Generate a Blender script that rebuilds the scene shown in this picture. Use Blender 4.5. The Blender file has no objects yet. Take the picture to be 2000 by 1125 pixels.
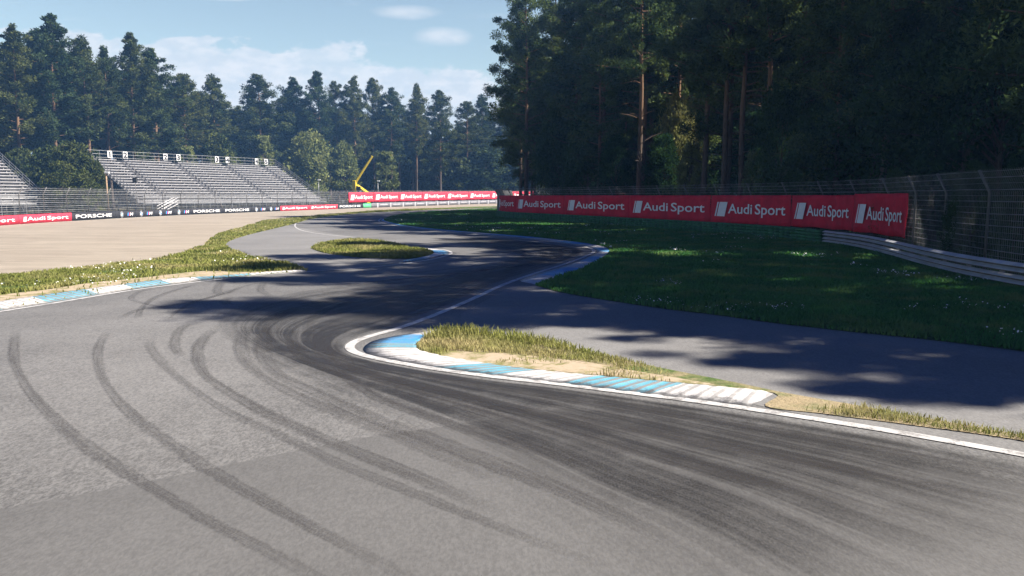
import bpy, bmesh, math, random
import numpy as np
from mathutils import Vector, Matrix

sc = bpy.context.scene
COL = sc.collection
R = math.radians
random.seed(7)
rng = np.random.default_rng(11)

# ------------------------------------------------------------------ camera
F, Y0, CH = 1500.0, 382.0, 2.7            # focal length in photo pixels, horizon row, eye height
PITCH = math.atan((562.5 - Y0) / F)
cd = bpy.data.cameras.new('camera'); cam = bpy.data.objects.new('camera', cd); COL.objects.link(cam)
cam.location = (0, 0, CH); cam.rotation_euler = (math.pi / 2 - PITCH, 0, 0)
cd.sensor_width = 36; cd.lens = 36 * F / 2000; cd.clip_end = 6000
sc.camera = cam
# ------------------------------------------------------------------ sun, sky, exposure
SUN_EL, SUN_AZ = R(42), R(96)             # azimuth clockwise from +Y
sd = bpy.data.lights.new('sun', 'SUN'); so = bpy.data.objects.new('sun', sd); COL.objects.link(so)
sd.energy = 5.0; sd.angle = R(0.5); sd.color = (1, .925, .83)
sv = Vector((math.sin(SUN_AZ) * math.cos(SUN_EL), math.cos(SUN_AZ) * math.cos(SUN_EL), math.sin(SUN_EL)))
so.rotation_euler = sv.to_track_quat('Z', 'Y').to_euler(); so.location = (60, 0, 80)
sc.view_settings.view_transform = 'Standard'; sc.view_settings.look = 'None'
sc.view_settings.gamma = 1; sc.view_settings.exposure = 1.55
w = bpy.data.worlds.new('World'); sc.world = w; w.use_nodes = True


class NT:
    """Small helper to wire node trees."""
    def __init__(s, nt): s.t = nt; nt.nodes.clear()
    def n(s, kind, ins=None, **props):
        nd = s.t.nodes.new(kind)
        for k, v in props.items(): setattr(nd, k, v)
        for k, v in (ins or {}).items():
            sk = nd.inputs[k]
            if isinstance(v, bpy.types.NodeSocket): s.t.links.new(v, sk)
            elif isinstance(v, bpy.types.Node): s.t.links.new(v.outputs[0], sk)
            else: sk.default_value = v
        return nd
    def m(s, op, a, b=0.0, c=0.0, clamp=False):
        nd = s.n('ShaderNodeMath', {0: a, 1: b, 2: c}, operation=op); nd.use_clamp = clamp
        return nd.outputs[0]
    def sstep(s, v, a, b, lo=0.0, hi=1.0):
        return s.n('ShaderNodeMapRange', {0: v, 1: a, 2: b, 3: lo, 4: hi}, interpolation_type='SMOOTHSTEP').outputs[0]
    def mix(s, f, a, b, blend='MIX'):
        nd = s.n('ShaderNodeMix', data_type='RGBA', blend_type=blend)
        for i, v in ((0, f), (6, a), (7, b)):
            sk = nd.inputs[i]
            if isinstance(v, bpy.types.NodeSocket): s.t.links.new(v, sk)
            else: sk.default_value = v if i == 0 else tuple(v) + (1,) * (4 - len(v))
        return nd.outputs[2]
    def noise(s, vec, scale, detail=3, rough=.55, dist=0.0):
        return s.n('ShaderNodeTexNoise', {'Vector': vec, 'Scale': scale, 'Detail': detail, 'Roughness': rough, 'Distortion': dist}).outputs[0]
    def scale(s, vec, v):
        return s.n('ShaderNodeMapping', {'Vector': vec, 'Scale': v}).outputs[0]


t = NT(w.node_tree)
sky = t.n('ShaderNodeTexSky', sky_type='NISHITA', sun_disc=False, sun_elevation=SUN_EL, sun_rotation=SUN_AZ,
          air_density=1.0, dust_density=.6, ozone_density=2.0)
tc = t.n('ShaderNodeTexCoord')
sx = t.n('ShaderNodeSeparateXYZ', {0: tc.outputs['Generated']})
dx, dy, dz = sx.outputs
el = dz
ydiv = t.m('MAXIMUM', dy, .05)
az = t.m('DIVIDE', dx, ydiv); ez = t.m('DIVIDE', dz, ydiv)
grad = t.mix(t.sstep(el, .22, .36), (1.42, 1.27, 1.04), (.002, .10, .50))
skyc = t.mix(1.0, sky.outputs[0], grad, 'MULTIPLY')
cv = t.n('ShaderNodeCombineXYZ', {0: t.m('MULTIPLY', az, 11.0), 1: t.m('MULTIPLY', ez, 24.0), 2: 3.3})
n1 = t.noise(cv, 1.15, 6, .55, .15)
cv2 = t.n('ShaderNodeCombineXYZ', {0: t.m('MULTIPLY', az, 4.0), 1: t.m('MULTIPLY', ez, 26.0), 2: 8.1})
n2 = t.noise(cv2, 1.0, 5, .6, .2)
# a bank of cumulus whose tops slope down to the east, plus faint high streaks
top = t.m('SUBTRACT', .196, t.m('MULTIPLY', t.m('MAXIMUM', t.m('ADD', az, .27), 0.0), .22))
bank = t.m('MAXIMUM', t.m('MINIMUM', t.m('MULTIPLY', t.m('SUBTRACT', top, ez), 9.0), .35), -.6)
cm = t.sstep(t.m('ADD', t.m('MULTIPLY', t.m('SUBTRACT', n1, .5), 1.1), bank), -.01, .085)
cm = t.m('MULTIPLY', cm, t.sstep(n2, .25, .62, .62, 1.0))
for caz, cez, rx, rz in ((-.133, .229, .050, .010), (-.087, .199, .040, .013), (-.36, .25, .07, .008)):
    q = t.m('ADD', t.m('POWER', t.m('ABSOLUTE', t.m('DIVIDE', t.m('SUBTRACT', az, caz), rx)), 2.0), t.m('POWER', t.m('ABSOLUTE', t.m('DIVIDE', t.m('SUBTRACT', ez, cez), rz)), 2.0))
    cm = t.m('MAXIMUM', cm, t.m('MULTIPLY', t.sstep(t.m('ADD', q, t.m('MULTIPLY', n1, 1.2)), 1.7, .4), .75))
hi_ = t.m('MULTIPLY', t.sstep(n2, .56, .78), t.sstep(ez, .42, .20))
cmask = t.m('MAXIMUM', t.m('MULTIPLY', cm, .95), t.m('MULTIPLY', hi_, .6))
cmask = t.m('MULTIPLY', cmask, t.sstep(dy, .05, .3))
cm_in = t.noise(cv, 2.6, 5, .6)
cloudc = t.mix(t.sstep(cm_in, .35, .65), (4.9, 5.5, 6.1), (6.0, 6.25, 6.6))
col = t.mix(cmask, skyc, cloudc)
bg = t.n('ShaderNodeBackground', {'Color': col, 'Strength': .05})
t.n('ShaderNodeOutputWorld', {'Surface': bg.outputs[0]})

sc.cycles.use_denoising = True
sc.cycles.max_bounces = 6; sc.cycles.diffuse_bounces = 3; sc.cycles.transparent_max_bounces = 24
sc.cycles.volume_bounces = 0
sc.cycles.use_adaptive_sampling = True

# ------------------------------------------------------------------ terrain and pixel rays
def H(y):
    q = np.clip((np.asarray(y, float) - 115) / 115, 0, 1)
    return .7 * q * q * (3 - 2 * q)
CUTS = [float(v) for v in range(115, 236, 10)]
def ray(px, py):
    dxc, dyc = (px - 1000) / F, (562.5 - py) / F
    c, s = math.cos(PITCH), math.sin(PITCH)
    return dxc, c + dyc * s, -s + dyc * c         # x, y, z of the view direction
def g(px, py):
    x, y, z = ray(px, py); k = CH / -z
    for _ in range(12): k = (CH - float(H(k * y))) / -z
    return (k * x, k * y)
def G(*pts): return [g(*p) for p in pts]
def at(px, py, depth):
    x, y, z = ray(px, py); k = depth / y
    return (k * x, depth, CH + k * z)
def curve(pts, n=12):
    """Catmull-Rom through 2-D points."""
    p = np.array(pts, float); p = np.vstack([2 * p[0] - p[1], p, 2 * p[-1] - p[-2]]); out = []
    u = np.linspace(0, 1, n, endpoint=False)[:, None]
    for i in range(1, len(p) - 2):
        a, b, c, d = p[i - 1], p[i], p[i + 1], p[i + 2]
        # centripetal-like: limit the tangents to the local chord
        m1, m2 = (c - a) / 2, (d - b) / 2; L = np.linalg.norm(c - b)
        for m in (m1, m2):
            k = np.linalg.norm(m)
            if k > L: m *= L / k
        out.append((2*u**3-3*u**2+1)*b + (u**3-2*u**2+u)*m1 + (-2*u**3+3*u**2)*c + (u**3-u**2)*m2)
    return np.vstack(out + [p[-2:-1]])
class Path:
    """Polyline by arc length; normal points to the left of the direction of travel."""
    def __init__(s, pts):
        s.p = np.asarray(pts, float); d = np.linalg.norm(np.diff(s.p, axis=0), axis=1)
        keep = np.r_[True, d > 1e-6]; s.p = s.p[keep]
        s.s = np.r_[0, np.cumsum(np.linalg.norm(np.diff(s.p, axis=0), axis=1))]; s.L = s.s[-1]
        tg = np.gradient(s.p, s.s, axis=0); s.t = tg / np.linalg.norm(tg, axis=1)[:, None]
    def at(s, q):
        q = np.asarray(q, float); x = np.interp(q, s.s, s.p[:, 0]); y = np.interp(q, s.s, s.p[:, 1])
        e0 = q - s.s[0]; 
        tx = np.interp(q, s.s, s.t[:, 0]); ty = np.interp(q, s.s, s.t[:, 1]); l = np.hypot(tx, ty) + 1e-9
        over = np.where(q < 0, q, np.where(q > s.L, q - s.L, 0))
        return np.stack([x + over * tx / l, y + over * ty / l], -1), np.stack([tx / l, ty / l], -1), np.stack([-ty / l, tx / l], -1)
    def offset(s, d):
        _, _, n = s.at(s.s); return Path(s.p + n * d)
    def s_of_px(s, px, last=False):
        """Arc length where the path is crossed by the vertical plane through photo column px."""
        x, y, _ = ray(px, Y0); v = s.p[:, 0] * y - s.p[:, 1] * x
        i = np.where(np.diff(np.sign(v)) != 0)[0]
        if len(i) == 0: return float('nan')
        i = i[-1] if last else i[0]; k = v[i] / (v[i] - v[i + 1]); return s.s[i] + k * (s.s[i + 1] - s.s[i])
def inside(poly, P):
    x, y = P[:, 0], P[:, 1]; c = np.zeros(len(P), bool); a = np.asarray(poly); b = np.roll(a, -1, 0)
    for (x1, y1), (x2, y2) in zip(a, b):
        k = (y1 > y) != (y2 > y)
        if y1 != y2: c ^= k & (x < (x2 - x1) * (y - y1) / (y2 - y1) + x1)
    return c

# ------------------------------------------------------------------ object helpers
def tag(o, label=None, cat=None, group=None, kind=None):
    for k, v in (('label', label), ('category', cat), ('group', group), ('kind', kind)):
        if v: o[k] = v
    return o
def link(o, parent=None):
    COL.objects.link(o)
    if parent is not None: o.parent = parent
    return o
def empty(name, loc=(0, 0, 0), rz=0.0, **tags):
    o = bpy.data.objects.new(name, None); o.empty_display_size = .3; link(o); o.location = loc; o.rotation_euler = (0, 0, rz)
    return tag(o, **tags)
def np_mesh(name, V, Fc, mats=(), smooth=False, midx=None, uv=None):
    """Mesh from arrays; Fc is an (n, k) array or a list of faces."""
    me = bpy.data.meshes.new(name); V = np.asarray(V, np.float32)
    if isinstance(Fc, np.ndarray):
        n, k = Fc.shape; me.vertices.add(len(V)); me.vertices.foreach_set('co', V.ravel())
        me.loops.add(n * k); me.loops.foreach_set('vertex_index', Fc.astype(np.int32).ravel())
        me.polygons.add(n); me.polygons.foreach_set('loop_start', np.arange(0, n * k, k, dtype=np.int32))
        me.update(calc_edges=True)
    else: me.from_pydata([tuple(map(float, v)) for v in V], [], [tuple(map(int, f)) for f in Fc]); me.update()
    for m in mats: me.materials.append(m)
    if midx is not None: me.polygons.foreach_set('material_index', np.asarray(midx, np.int32))
    if uv is not None:
        l = me.uv_layers.new(name='UVMap'); vi = np.zeros(len(me.loops), np.int32); me.loops.foreach_get('vertex_index', vi)
        l.data.foreach_set('uv', np.asarray(uv, np.float32)[vi].ravel())
    if smooth: me.polygons.foreach_set('use_smooth', np.ones(len(me.polygons), bool))
    me.update(); return me
def obj(name, me, parent=None, **tags): return tag(link(bpy.data.objects.new(name, me), parent), **tags)
def copy_tree(o, parent=None):
    c = o.copy(); link(c, parent)
    if parent is not None: c.matrix_parent_inverse = o.matrix_parent_inverse.copy()
    for ch in list(o.children): copy_tree(ch, c)
    return c

class MB:
    """Collects boxes, tubes and quads into one mesh."""
    def __init__(s): s.v = []; s.f = []; s.mi = []
    def add(s, V, Fc, mi=0):
        o = len(s.v); s.v.extend(tuple(map(float, p)) for p in V); s.f.extend(tuple(int(i) + o for i in f) for f in Fc); s.mi.extend([mi] * len(Fc)); return s
    def box(s, c, d, mi=0, M=None):
        x, y, z = (k / 2 for k in d); V = [(a * x, b * y, e * z) for a in (-1, 1) for b in (-1, 1) for e in (-1, 1)]
        if M is not None: V = [tuple(M @ Vector(p)) for p in V]
        V = [(p[0] + c[0], p[1] + c[1], p[2] + c[2]) for p in V]
        return s.add(V, [(0, 1, 3, 2), (4, 6, 7, 5), (0, 4, 5, 1), (2, 3, 7, 6), (0, 2, 6, 4), (1, 5, 7, 3)], mi)
    def tube(s, pts, r, k=6, mi=0, caps=True):
        pts = [Vector(p) for p in pts]; rs = r if hasattr(r, '__len__') else [r] * len(pts); V = []; ref = None
        for i, p in enumerate(pts):
            d = (pts[min(i + 1, len(pts) - 1)] - pts[max(i - 1, 0)]).normalized()
            if ref is None: ref = Vector((0, 0, 1)) if abs(d.z) < .9 else Vector((1, 0, 0))
            a = d.cross(ref).normalized(); b = d.cross(a); 
            for j in range(k):
                q = 2 * math.pi * j / k; V.append(p + (a * math.cos(q) + b * math.sin(q)) * rs[i])
        Fc = [(i * k + j, i * k + (j + 1) % k, (i + 1) * k + (j + 1) % k, (i + 1) * k + j) for i in range(len(pts) - 1) for j in range(k)]
        if caps: Fc += [tuple(range(k))[::-1], tuple(range((len(pts) - 1) * k, len(pts) * k))]
        return s.add(V, Fc, mi)
    def build(s, name, mats, parent=None, smooth=False, bevel=0, **tags):
        if not isinstance(mats, (list, tuple)): mats = [mats]
        me = np_mesh(name, s.v, s.f, mats, smooth, s.mi)
        if bevel:
            bm = bmesh.new(); bm.from_mesh(me); bmesh.ops.bevel(bm, geom=bm.edges[:], offset=bevel, segments=1, affect='EDGES'); bm.to_mesh(me); bm.free()
        return obj(name, me, parent, **tags)

# ------------------------------------------------------------------ materials
def mat(name, build):
    m = bpy.data.materials.new(name); m.use_nodes = True; T = NT(m.node_tree)
    r = build(T); disp = None
    if isinstance(r, tuple): r, disp = r
    T.n('ShaderNodeOutputMaterial', {'Surface': r.outputs[0]}); return m
def pos(T): return T.n('ShaderNodeNewGeometry').outputs['Position']
def ob(T): return T.n('ShaderNodeTexCoord').outputs['Object']
def pbsdf(T, c, rough=.6, metal=0.0, bump=None, strength=.3, dist=.01, spec=.4):
    i = {'Base Color': c if isinstance(c, bpy.types.NodeSocket) else tuple(c) + (1,), 'Roughness': rough, 'Metallic': metal, 'Specular IOR Level': spec}
    if bump is not None: i['Normal'] = T.n('ShaderNodeBump', {'Height': bump, 'Strength': strength, 'Distance': dist}).outputs[0]
    return T.n('ShaderNodeBsdfPrincipled', i)
def simple(name, c, rough=.6, metal=0.0, var=.25, sc_=3.0, bump=.15, spec=.4):
    def b(T):
        n = T.noise(ob(T), sc_, 5, .6); f = T.sstep(n, .3, .7)
        c2 = T.mix(f, tuple(k * (1 - var) for k in c), tuple(min(1, k * (1 + var * .6)) for k in c))
        return pbsdf(T, c2, rough, metal, T.noise(ob(T), sc_ * 6, 3), bump, .004, spec)
    return mat(name, b)

def asphalt(lo, hi, tint=(1, .982, .945), grain=1.0):
    def b(T):
        p = pos(T)
        big = T.sstep(T.noise(p, .22, 4, .6), .3, .7)
        fine = T.sstep(T.noise(T.scale(p, (34, 17, 30)), 1.0, 3, .75), .30, .70)
        mid = T.noise(T.scale(p, (9, 4, 5)), 1.0, 4, .65)
        v = T.m('ADD', T.m('MULTIPLY', T.m('SUBTRACT', fine, .5), .62 * grain), T.m('MULTIPLY', T.m('SUBTRACT', mid, .5), .4))
        v = T.m('ADD', T.m('ADD', v, T.m('MULTIPLY', T.m('SUBTRACT', big, .5), .35)), .5, clamp=True)
        c = T.mix(v, tuple(lo * k for k in tint), tuple(hi * k for k in tint))
        return pbsdf(T, c, .75, 0, fine, .3, .003, .35)
    return b
M = {}
M['asphalt'] = mat('asphalt', asphalt(.060, .192))
M['asphalt_smooth'] = mat('asphalt_smooth', asphalt(.070, .130, grain=.8))
M['asphalt_road'] = mat('asphalt_road', asphalt(.10, .215, grain=.8))
M['asphalt_pale'] = mat('asphalt_pale', asphalt(.105, .22, grain=.8))
def rubber(T):
    uv = T.n('ShaderNodeUVMap').outputs[0]; s = T.n('ShaderNodeSeparateXYZ', {0: uv}); u, v = s.outputs[0], s.outputs[1]
    wob = T.m('MULTIPLY', T.m('SUBTRACT', T.noise(T.n('ShaderNodeCombineXYZ', {0: T.m('MULTIPLY', u, .12), 1: T.m('MULTIPLY', v, 2.0)}).outputs[0], 1.0, 2), .5), .10)
    vv = T.m('ADD', v, wob)
    def streak(fu, fv, zz): return T.noise(T.n('ShaderNodeCombineXYZ', {0: T.m('MULTIPLY', u, fu), 1: T.m('MULTIPLY', vv, fv), 2: zz}).outputs[0], 1.0, 2, .6)
    a = T.sstep(streak(.05, 10, 1.0), .34, .62); b = T.sstep(streak(.07, 34, 5.0), .42, .62); c = T.sstep(streak(.15, 90, 9.0), .38, .68)
    k = T.m('ADD', T.m('ADD', T.m('MULTIPLY', a, .55), T.m('MULTIPLY', b, .42)), T.m('MULTIPLY', c, .22))
    k = T.m('ADD', T.m('MULTIPLY', k, .8), .24)
    k = T.m('MULTIPLY', k, T.m('MULTIPLY', T.sstep(v, 0, .06), T.sstep(v, 1.0, .50)))
    g1 = T.noise(T.scale(pos(T), (60, 26, 40)), 1.0, 2, .7); g2 = T.noise(pos(T), 1.3, 4, .6)
    k = T.m('MULTIPLY', k, T.sstep(g1, .15, .75, .45, 1.15)); k = T.m('MULTIPLY', k, T.sstep(g2, .2, .7, .55, 1.1))
    px_, py_ = g(690, 706); far_ = T.n('ShaderNodeVectorMath', {0: T.n('ShaderNodeVectorMath', {0: pos(T), 1: (px_, py_, 0)}, operation='SUBTRACT').outputs[0]}, operation='LENGTH').outputs['Value']
    k = T.m('ADD', k, T.m('MULTIPLY', T.m('MULTIPLY', T.sstep(far_, 4.2, .6), T.sstep(a, .0, .8, .35, 1.0)), T.m('MULTIPLY', T.sstep(v, 1.0, .7), T.sstep(g2, .3, .65, .18, .5))))
    end = T.m('MULTIPLY', T.sstep(u, 0, 3), 1.0)
    k = T.m('MULTIPLY', T.m('MULTIPLY', k, end), .95, clamp=True)
    d = pbsdf(T, (.020, .019, .018), .6, 0, g1, .4, .005)
    return T.n('ShaderNodeMixShader', {0: k, 1: T.n('ShaderNodeBsdfTransparent').outputs[0], 2: d.outputs[0]})
M['rubber'] = mat('rubber', rubber)
def tyremark(T):
    uv = T.n('ShaderNodeUVMap').outputs[0]; s = T.n('ShaderNodeSeparateXYZ', {0: uv}); u, v = s.outputs[0], s.outputs[1]
    v0 = v; v = T.m('ADD', v, T.m('MULTIPLY', T.m('SUBTRACT', T.noise(pos(T), 7, 4, .7), .5), .45))
    k = T.m('MULTIPLY', T.sstep(v, .02, .2), T.sstep(v, .98, .8))
    k = T.m('MULTIPLY', k, T.sstep(T.noise(T.n('ShaderNodeCombineXYZ', {0: T.m('MULTIPLY', u, .25), 1: T.m('MULTIPLY', v0, 11.)}).outputs[0], 1.0, 2), .3, .6, .5, 1.15))
    k = T.m('MULTIPLY', k, T.sstep(T.noise(T.n('ShaderNodeCombineXYZ', {0: T.m('MULTIPLY', u, .5), 1: T.m('MULTIPLY', v, 3.)}).outputs[0], 1.0, 3), .2, .7, .35, 1.0))
    g1 = T.noise(T.scale(pos(T), (70, 28, 40)), 1.0, 2, .7)
    k = T.m('MULTIPLY', k, T.sstep(g1, .3, .7, .3, 1.2))
    k = T.m('MULTIPLY', k, T.n('ShaderNodeAttribute', attribute_name='fade').outputs['Fac'], clamp=True)
    d = pbsdf(T, (.04, .037, .036), .7)
    return T.n('ShaderNodeMixShader', {0: k, 1: T.n('ShaderNodeBsdfTransparent').outputs[0], 2: d.outputs[0]})
M['tyremark'] = mat('tyremark', tyremark)
def paint(c, wear=.5):
    def b(T):
        p = pos(T); n = T.noise(p, 5, 6, .7); f = T.noise(T.scale(p, (50, 22, 40)), 1, 2, .7)
        w_ = T.m('MULTIPLY', T.sstep(T.m('ADD', n, T.m('MULTIPLY', f, .35)), .62, .86), wear)
        base = T.mix(T.sstep(T.noise(p, 1.1, 4), .3, .7), tuple(k * .82 for k in c), c)
        return pbsdf(T, T.mix(w_, base, (.12, .115, .11)), .55, 0, f, .3, .004)
    return b
M['line'] = mat('line_paint', paint((.50, .49, .47), .8))
def rib_paint(c, wear, ribs):
    def b(T):
        p = pos(T); n = T.noise(p, 6, 6, .7); f = T.noise(T.scale(p, (60, 26, 40)), 1, 2, .7); uv = T.n('ShaderNodeSeparateXYZ', {0: T.n('ShaderNodeUVMap').outputs[0]})
        rb = T.m('SINE', T.m('ADD', T.m('MULTIPLY', uv.outputs[0], 2 * math.pi / .20), T.m('MULTIPLY', uv.outputs[1], 3.0)))
        k = T.m('ADD', T.m('ADD', n, T.m('MULTIPLY', f, .35)), T.m('MULTIPLY', T.sstep(rb, .2, .8), ribs))
        w_ = T.m('MULTIPLY', T.sstep(k, .60, .95), wear); edge = T.sstep(T.m('ADD', uv.outputs[1], T.m('MULTIPLY', T.m('SUBTRACT', n, .5), 1.3)), .30, .05)
        base = T.mix(T.sstep(T.noise(p, 1.4, 4), .3, .7), tuple(k_ * .8 for k_ in c), c)
        col = T.mix(w_, base, (.20, .19, .18)); col = T.mix(T.m('MULTIPLY', edge, .75), col, (.07, .066, .062))
        return pbsdf(T, col, .6, 0, T.m('ADD', T.m('MULTIPLY', rb, .5), f), .6, .012)
    return b
M['kerb_white'] = mat('kerb_white', rib_paint((.60, .585, .56), .7, .26))
M['kerb_blue'] = mat('kerb_blue', rib_paint((.06, .29, .55), .6, .1))
M['kerb_teal'] = mat('kerb_teal', rib_paint((.12, .36, .46), .95, .42))
M['kerb_side'] = mat('kerb_concrete', paint((.30, .28, .26), .6))
def gravel(T):
    p = pos(T); fine = T.noise(p, 22, 3, .75); st = T.noise(T.scale(p, (.26, 1.7, 1)), 1, 6, .72, 1.6); big = T.noise(p, .09, 4)
    st2 = T.noise(T.scale(p, (.05, .45, 1)), 1, 4, .6, .6)
    v = T.m('ADD', T.m('MULTIPLY', T.m('SUBTRACT', fine, .5), .8), T.m('MULTIPLY', T.m('SUBTRACT', T.sstep(st, .3, .62), .6), .55))
    v = T.m('ADD', T.m('ADD', v, T.m('MULTIPLY', T.m('SUBTRACT', T.m('ADD', big, st2), 1.0), .8)), .55, clamp=True)
    return pbsdf(T, T.mix(v, (.19, .16, .13), (.35, .306, .245)), .95, 0, T.m('ADD', fine, T.m('MULTIPLY', st, 1.2)), .8, .05, .1)
M['gravel'] = mat('gravel', gravel)
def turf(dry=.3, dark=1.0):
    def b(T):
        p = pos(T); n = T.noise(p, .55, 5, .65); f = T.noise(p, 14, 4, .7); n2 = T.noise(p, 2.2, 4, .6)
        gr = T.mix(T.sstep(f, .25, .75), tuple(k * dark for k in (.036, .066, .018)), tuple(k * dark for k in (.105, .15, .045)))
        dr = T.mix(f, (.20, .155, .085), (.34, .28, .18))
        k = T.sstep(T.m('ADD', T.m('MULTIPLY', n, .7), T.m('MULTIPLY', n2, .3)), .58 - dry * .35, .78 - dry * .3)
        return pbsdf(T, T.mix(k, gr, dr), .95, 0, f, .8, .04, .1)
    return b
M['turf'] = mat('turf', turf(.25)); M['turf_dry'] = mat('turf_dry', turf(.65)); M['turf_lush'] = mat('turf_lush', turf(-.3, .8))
M['sand'] = mat('sand', lambda T: pbsdf(T, T.mix(T.sstep(T.noise(pos(T), 1.9, 6, .7, .4), .46, .62), T.mix(T.noise(pos(T), 9, 5, .7), (.27, .215, .145), (.42, .345, .25)), (.17, .16, .065)), .95, 0, T.noise(pos(T), 30, 3), .5, .01, .1))
M['forest_floor'] = mat('forest_floor', lambda T: pbsdf(T, T.mix(T.sstep(T.noise(pos(T), .4, 6, .7), .35, .65), (.035, .034, .016), (.085, .07, .04)), .95, 0, T.noise(pos(T), 8, 4), .6, .05, .1))
def blade(c1, c2, c3):
    def b(T):
        p = pos(T); i = T.n('ShaderNodeAttribute', attribute_name='tint').outputs['Fac']
        c = T.mix(i, c1, c2); c = T.mix(T.sstep(T.noise(p, .5, 4, .6), .45, .7), c, c3)
        d = T.n('ShaderNodeBsdfDiffuse', {'Color': c}); tr = T.n('ShaderNodeBsdfTranslucent', {'Color': c})
        return T.n('ShaderNodeMixShader', {0: .35, 1: d.outputs[0], 2: tr.outputs[0]})
    return b
M['blade'] = mat('grass_blade', blade((.10, .125, .026), (.29, .30, .085), (.36, .32, .14)))
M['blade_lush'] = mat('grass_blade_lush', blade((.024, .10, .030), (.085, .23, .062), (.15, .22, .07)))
M['blade_dry'] = mat('grass_blade_dry', blade((.12, .14, .03), (.34, .33, .12), (.42, .36, .18)))
M['petal'] = simple('white_petal', (.75, .75, .70), .7, 0, .1)
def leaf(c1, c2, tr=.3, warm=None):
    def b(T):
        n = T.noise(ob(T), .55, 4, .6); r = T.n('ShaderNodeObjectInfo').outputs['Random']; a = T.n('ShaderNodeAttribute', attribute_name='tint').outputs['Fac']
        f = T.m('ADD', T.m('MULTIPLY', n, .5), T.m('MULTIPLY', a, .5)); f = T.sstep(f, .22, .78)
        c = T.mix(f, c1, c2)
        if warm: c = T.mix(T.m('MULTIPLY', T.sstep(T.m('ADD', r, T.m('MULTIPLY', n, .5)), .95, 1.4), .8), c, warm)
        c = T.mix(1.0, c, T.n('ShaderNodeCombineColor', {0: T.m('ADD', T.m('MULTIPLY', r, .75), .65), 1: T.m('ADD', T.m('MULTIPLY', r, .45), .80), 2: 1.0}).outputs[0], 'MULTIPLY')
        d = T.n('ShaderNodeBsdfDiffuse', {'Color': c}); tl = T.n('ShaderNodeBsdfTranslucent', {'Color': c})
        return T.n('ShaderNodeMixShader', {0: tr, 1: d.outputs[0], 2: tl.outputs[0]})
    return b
M['needle'] = mat('pine_needles', leaf((.016, .030, .012), (.10, .118, .040), .22))
M['needle_near'] = mat('pine_needles_near', leaf((.022, .046, .018), (.12, .165, .055), .32))
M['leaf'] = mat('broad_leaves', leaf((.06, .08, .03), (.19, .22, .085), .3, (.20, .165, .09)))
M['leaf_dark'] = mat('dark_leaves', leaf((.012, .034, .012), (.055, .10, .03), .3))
def bark(c1, c2):
    def b(T):
        p = T.scale(ob(T), (9, 9, 1.6)); n = T.noise(p, 1, 6, .7, .6); z = T.n('ShaderNodeSeparateXYZ', {0: ob(T)}).outputs[2]
        c = T.mix(T.sstep(n, .3, .7), tuple(k * .35 for k in c1), c1)
        c = T.mix(T.sstep(T.m('ADD', z, T.m('MULTIPLY', n, 3)), 7, 14), c, T.mix(n, tuple(k * .5 for k in c2), c2))
        return pbsdf(T, c, .9, 0, n, .8, .04, .1)
    return b
M['bark'] = mat('pine_bark', bark((.115, .092, .075), (.22, .135, .08)))
M['metal'] = simple('galvanised_steel', (.27, .275, .28), .45, .55, .2, 2)
M['alu'] = simple('bench_aluminium', (.46, .45, .45), .5, .1, .14, 1.2)
M['alu_dark'] = simple('stand_framing', (.10, .10, .105), .6, .2, .2, 2)
M['riser'] = simple('riser_board', (.14, .137, .14), .7, 0, .2, 2)
M['rail_steel'] = simple('rail_steel', (.46, .47, .48), .5, .1, .2, 2)
M['rail_shade'] = simple('shaded_rail_steel', (.12, .105, .095), .7, 0, .35, 2)  # painted shade: darker brown-grey for the recesses between the beam ridges
M['concrete'] = simple('concrete', (.40, .385, .36), .85, 0, .2, 1.2)
M['post'] = simple('fence_post_steel', (.14, .135, .13), .6, .3, .25, 4)
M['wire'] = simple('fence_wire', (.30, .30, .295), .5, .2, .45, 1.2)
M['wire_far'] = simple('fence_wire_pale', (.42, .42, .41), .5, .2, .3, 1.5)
def cloth(c):
    def b(T):
        p = pos(T); n = T.noise(p, 1.3, 4, .6, .5); f = T.noise(p, 6, 4, .6)
        return pbsdf(T, T.mix(T.sstep(n, .3, .7), tuple(k * .72 for k in c), c), .75, 0, T.m('ADD', n, T.m('MULTIPLY', f, .3)), .7, .08, .2)
    return b
M['red_cloth'] = mat('red_banner_cloth', cloth((.60, .016, .040)))
M['red_board'] = mat('red_board', cloth((.66, .045, .075)))
M['black_board'] = mat('black_board', cloth((.032, .032, .036)))
M['grey_board'] = mat('grey_board', cloth((.17, .17, .185)))
M['green_board'] = mat('green_board', cloth((.12, .55, .25)))
M['print_white'] = simple('print_white', (.74, .74, .74), .6, 0, .06)
M['print_black'] = simple('print_black', (.02, .02, .02), .6, 0, .1)
M['print_blue'] = simple('print_blue', (.05, .30, .70), .6, 0, .1)
M['print_navy'] = simple('print_navy', (.03, .06, .30), .6, 0, .1)
M['print_red'] = simple('print_red', (.70, .03, .05), .6, 0, .1)
M['tyre_green'] = mat('green_tyre_rubber', lambda T: pbsdf(T, T.mix(T.sstep(T.noise(pos(T), 2.5, 4, .6), .3, .7), (.018, .085, .034), (.042, .18, .066)), .7, 0, T.noise(pos(T), 20, 3), .3, .01))
M['yellow'] = simple('crane_yellow', (.62, .47, .03), .4, 0, .15)
M['dark'] = simple('black_rubber', (.03, .03, .03), .7, 0, .2)
M['lamp'] = simple('pole_wood', (.30, .20, .12), .8, 0, .3, 6)
M['white_paint'] = simple('white_paint', (.72, .72, .70), .5, 0, .1)

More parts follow.
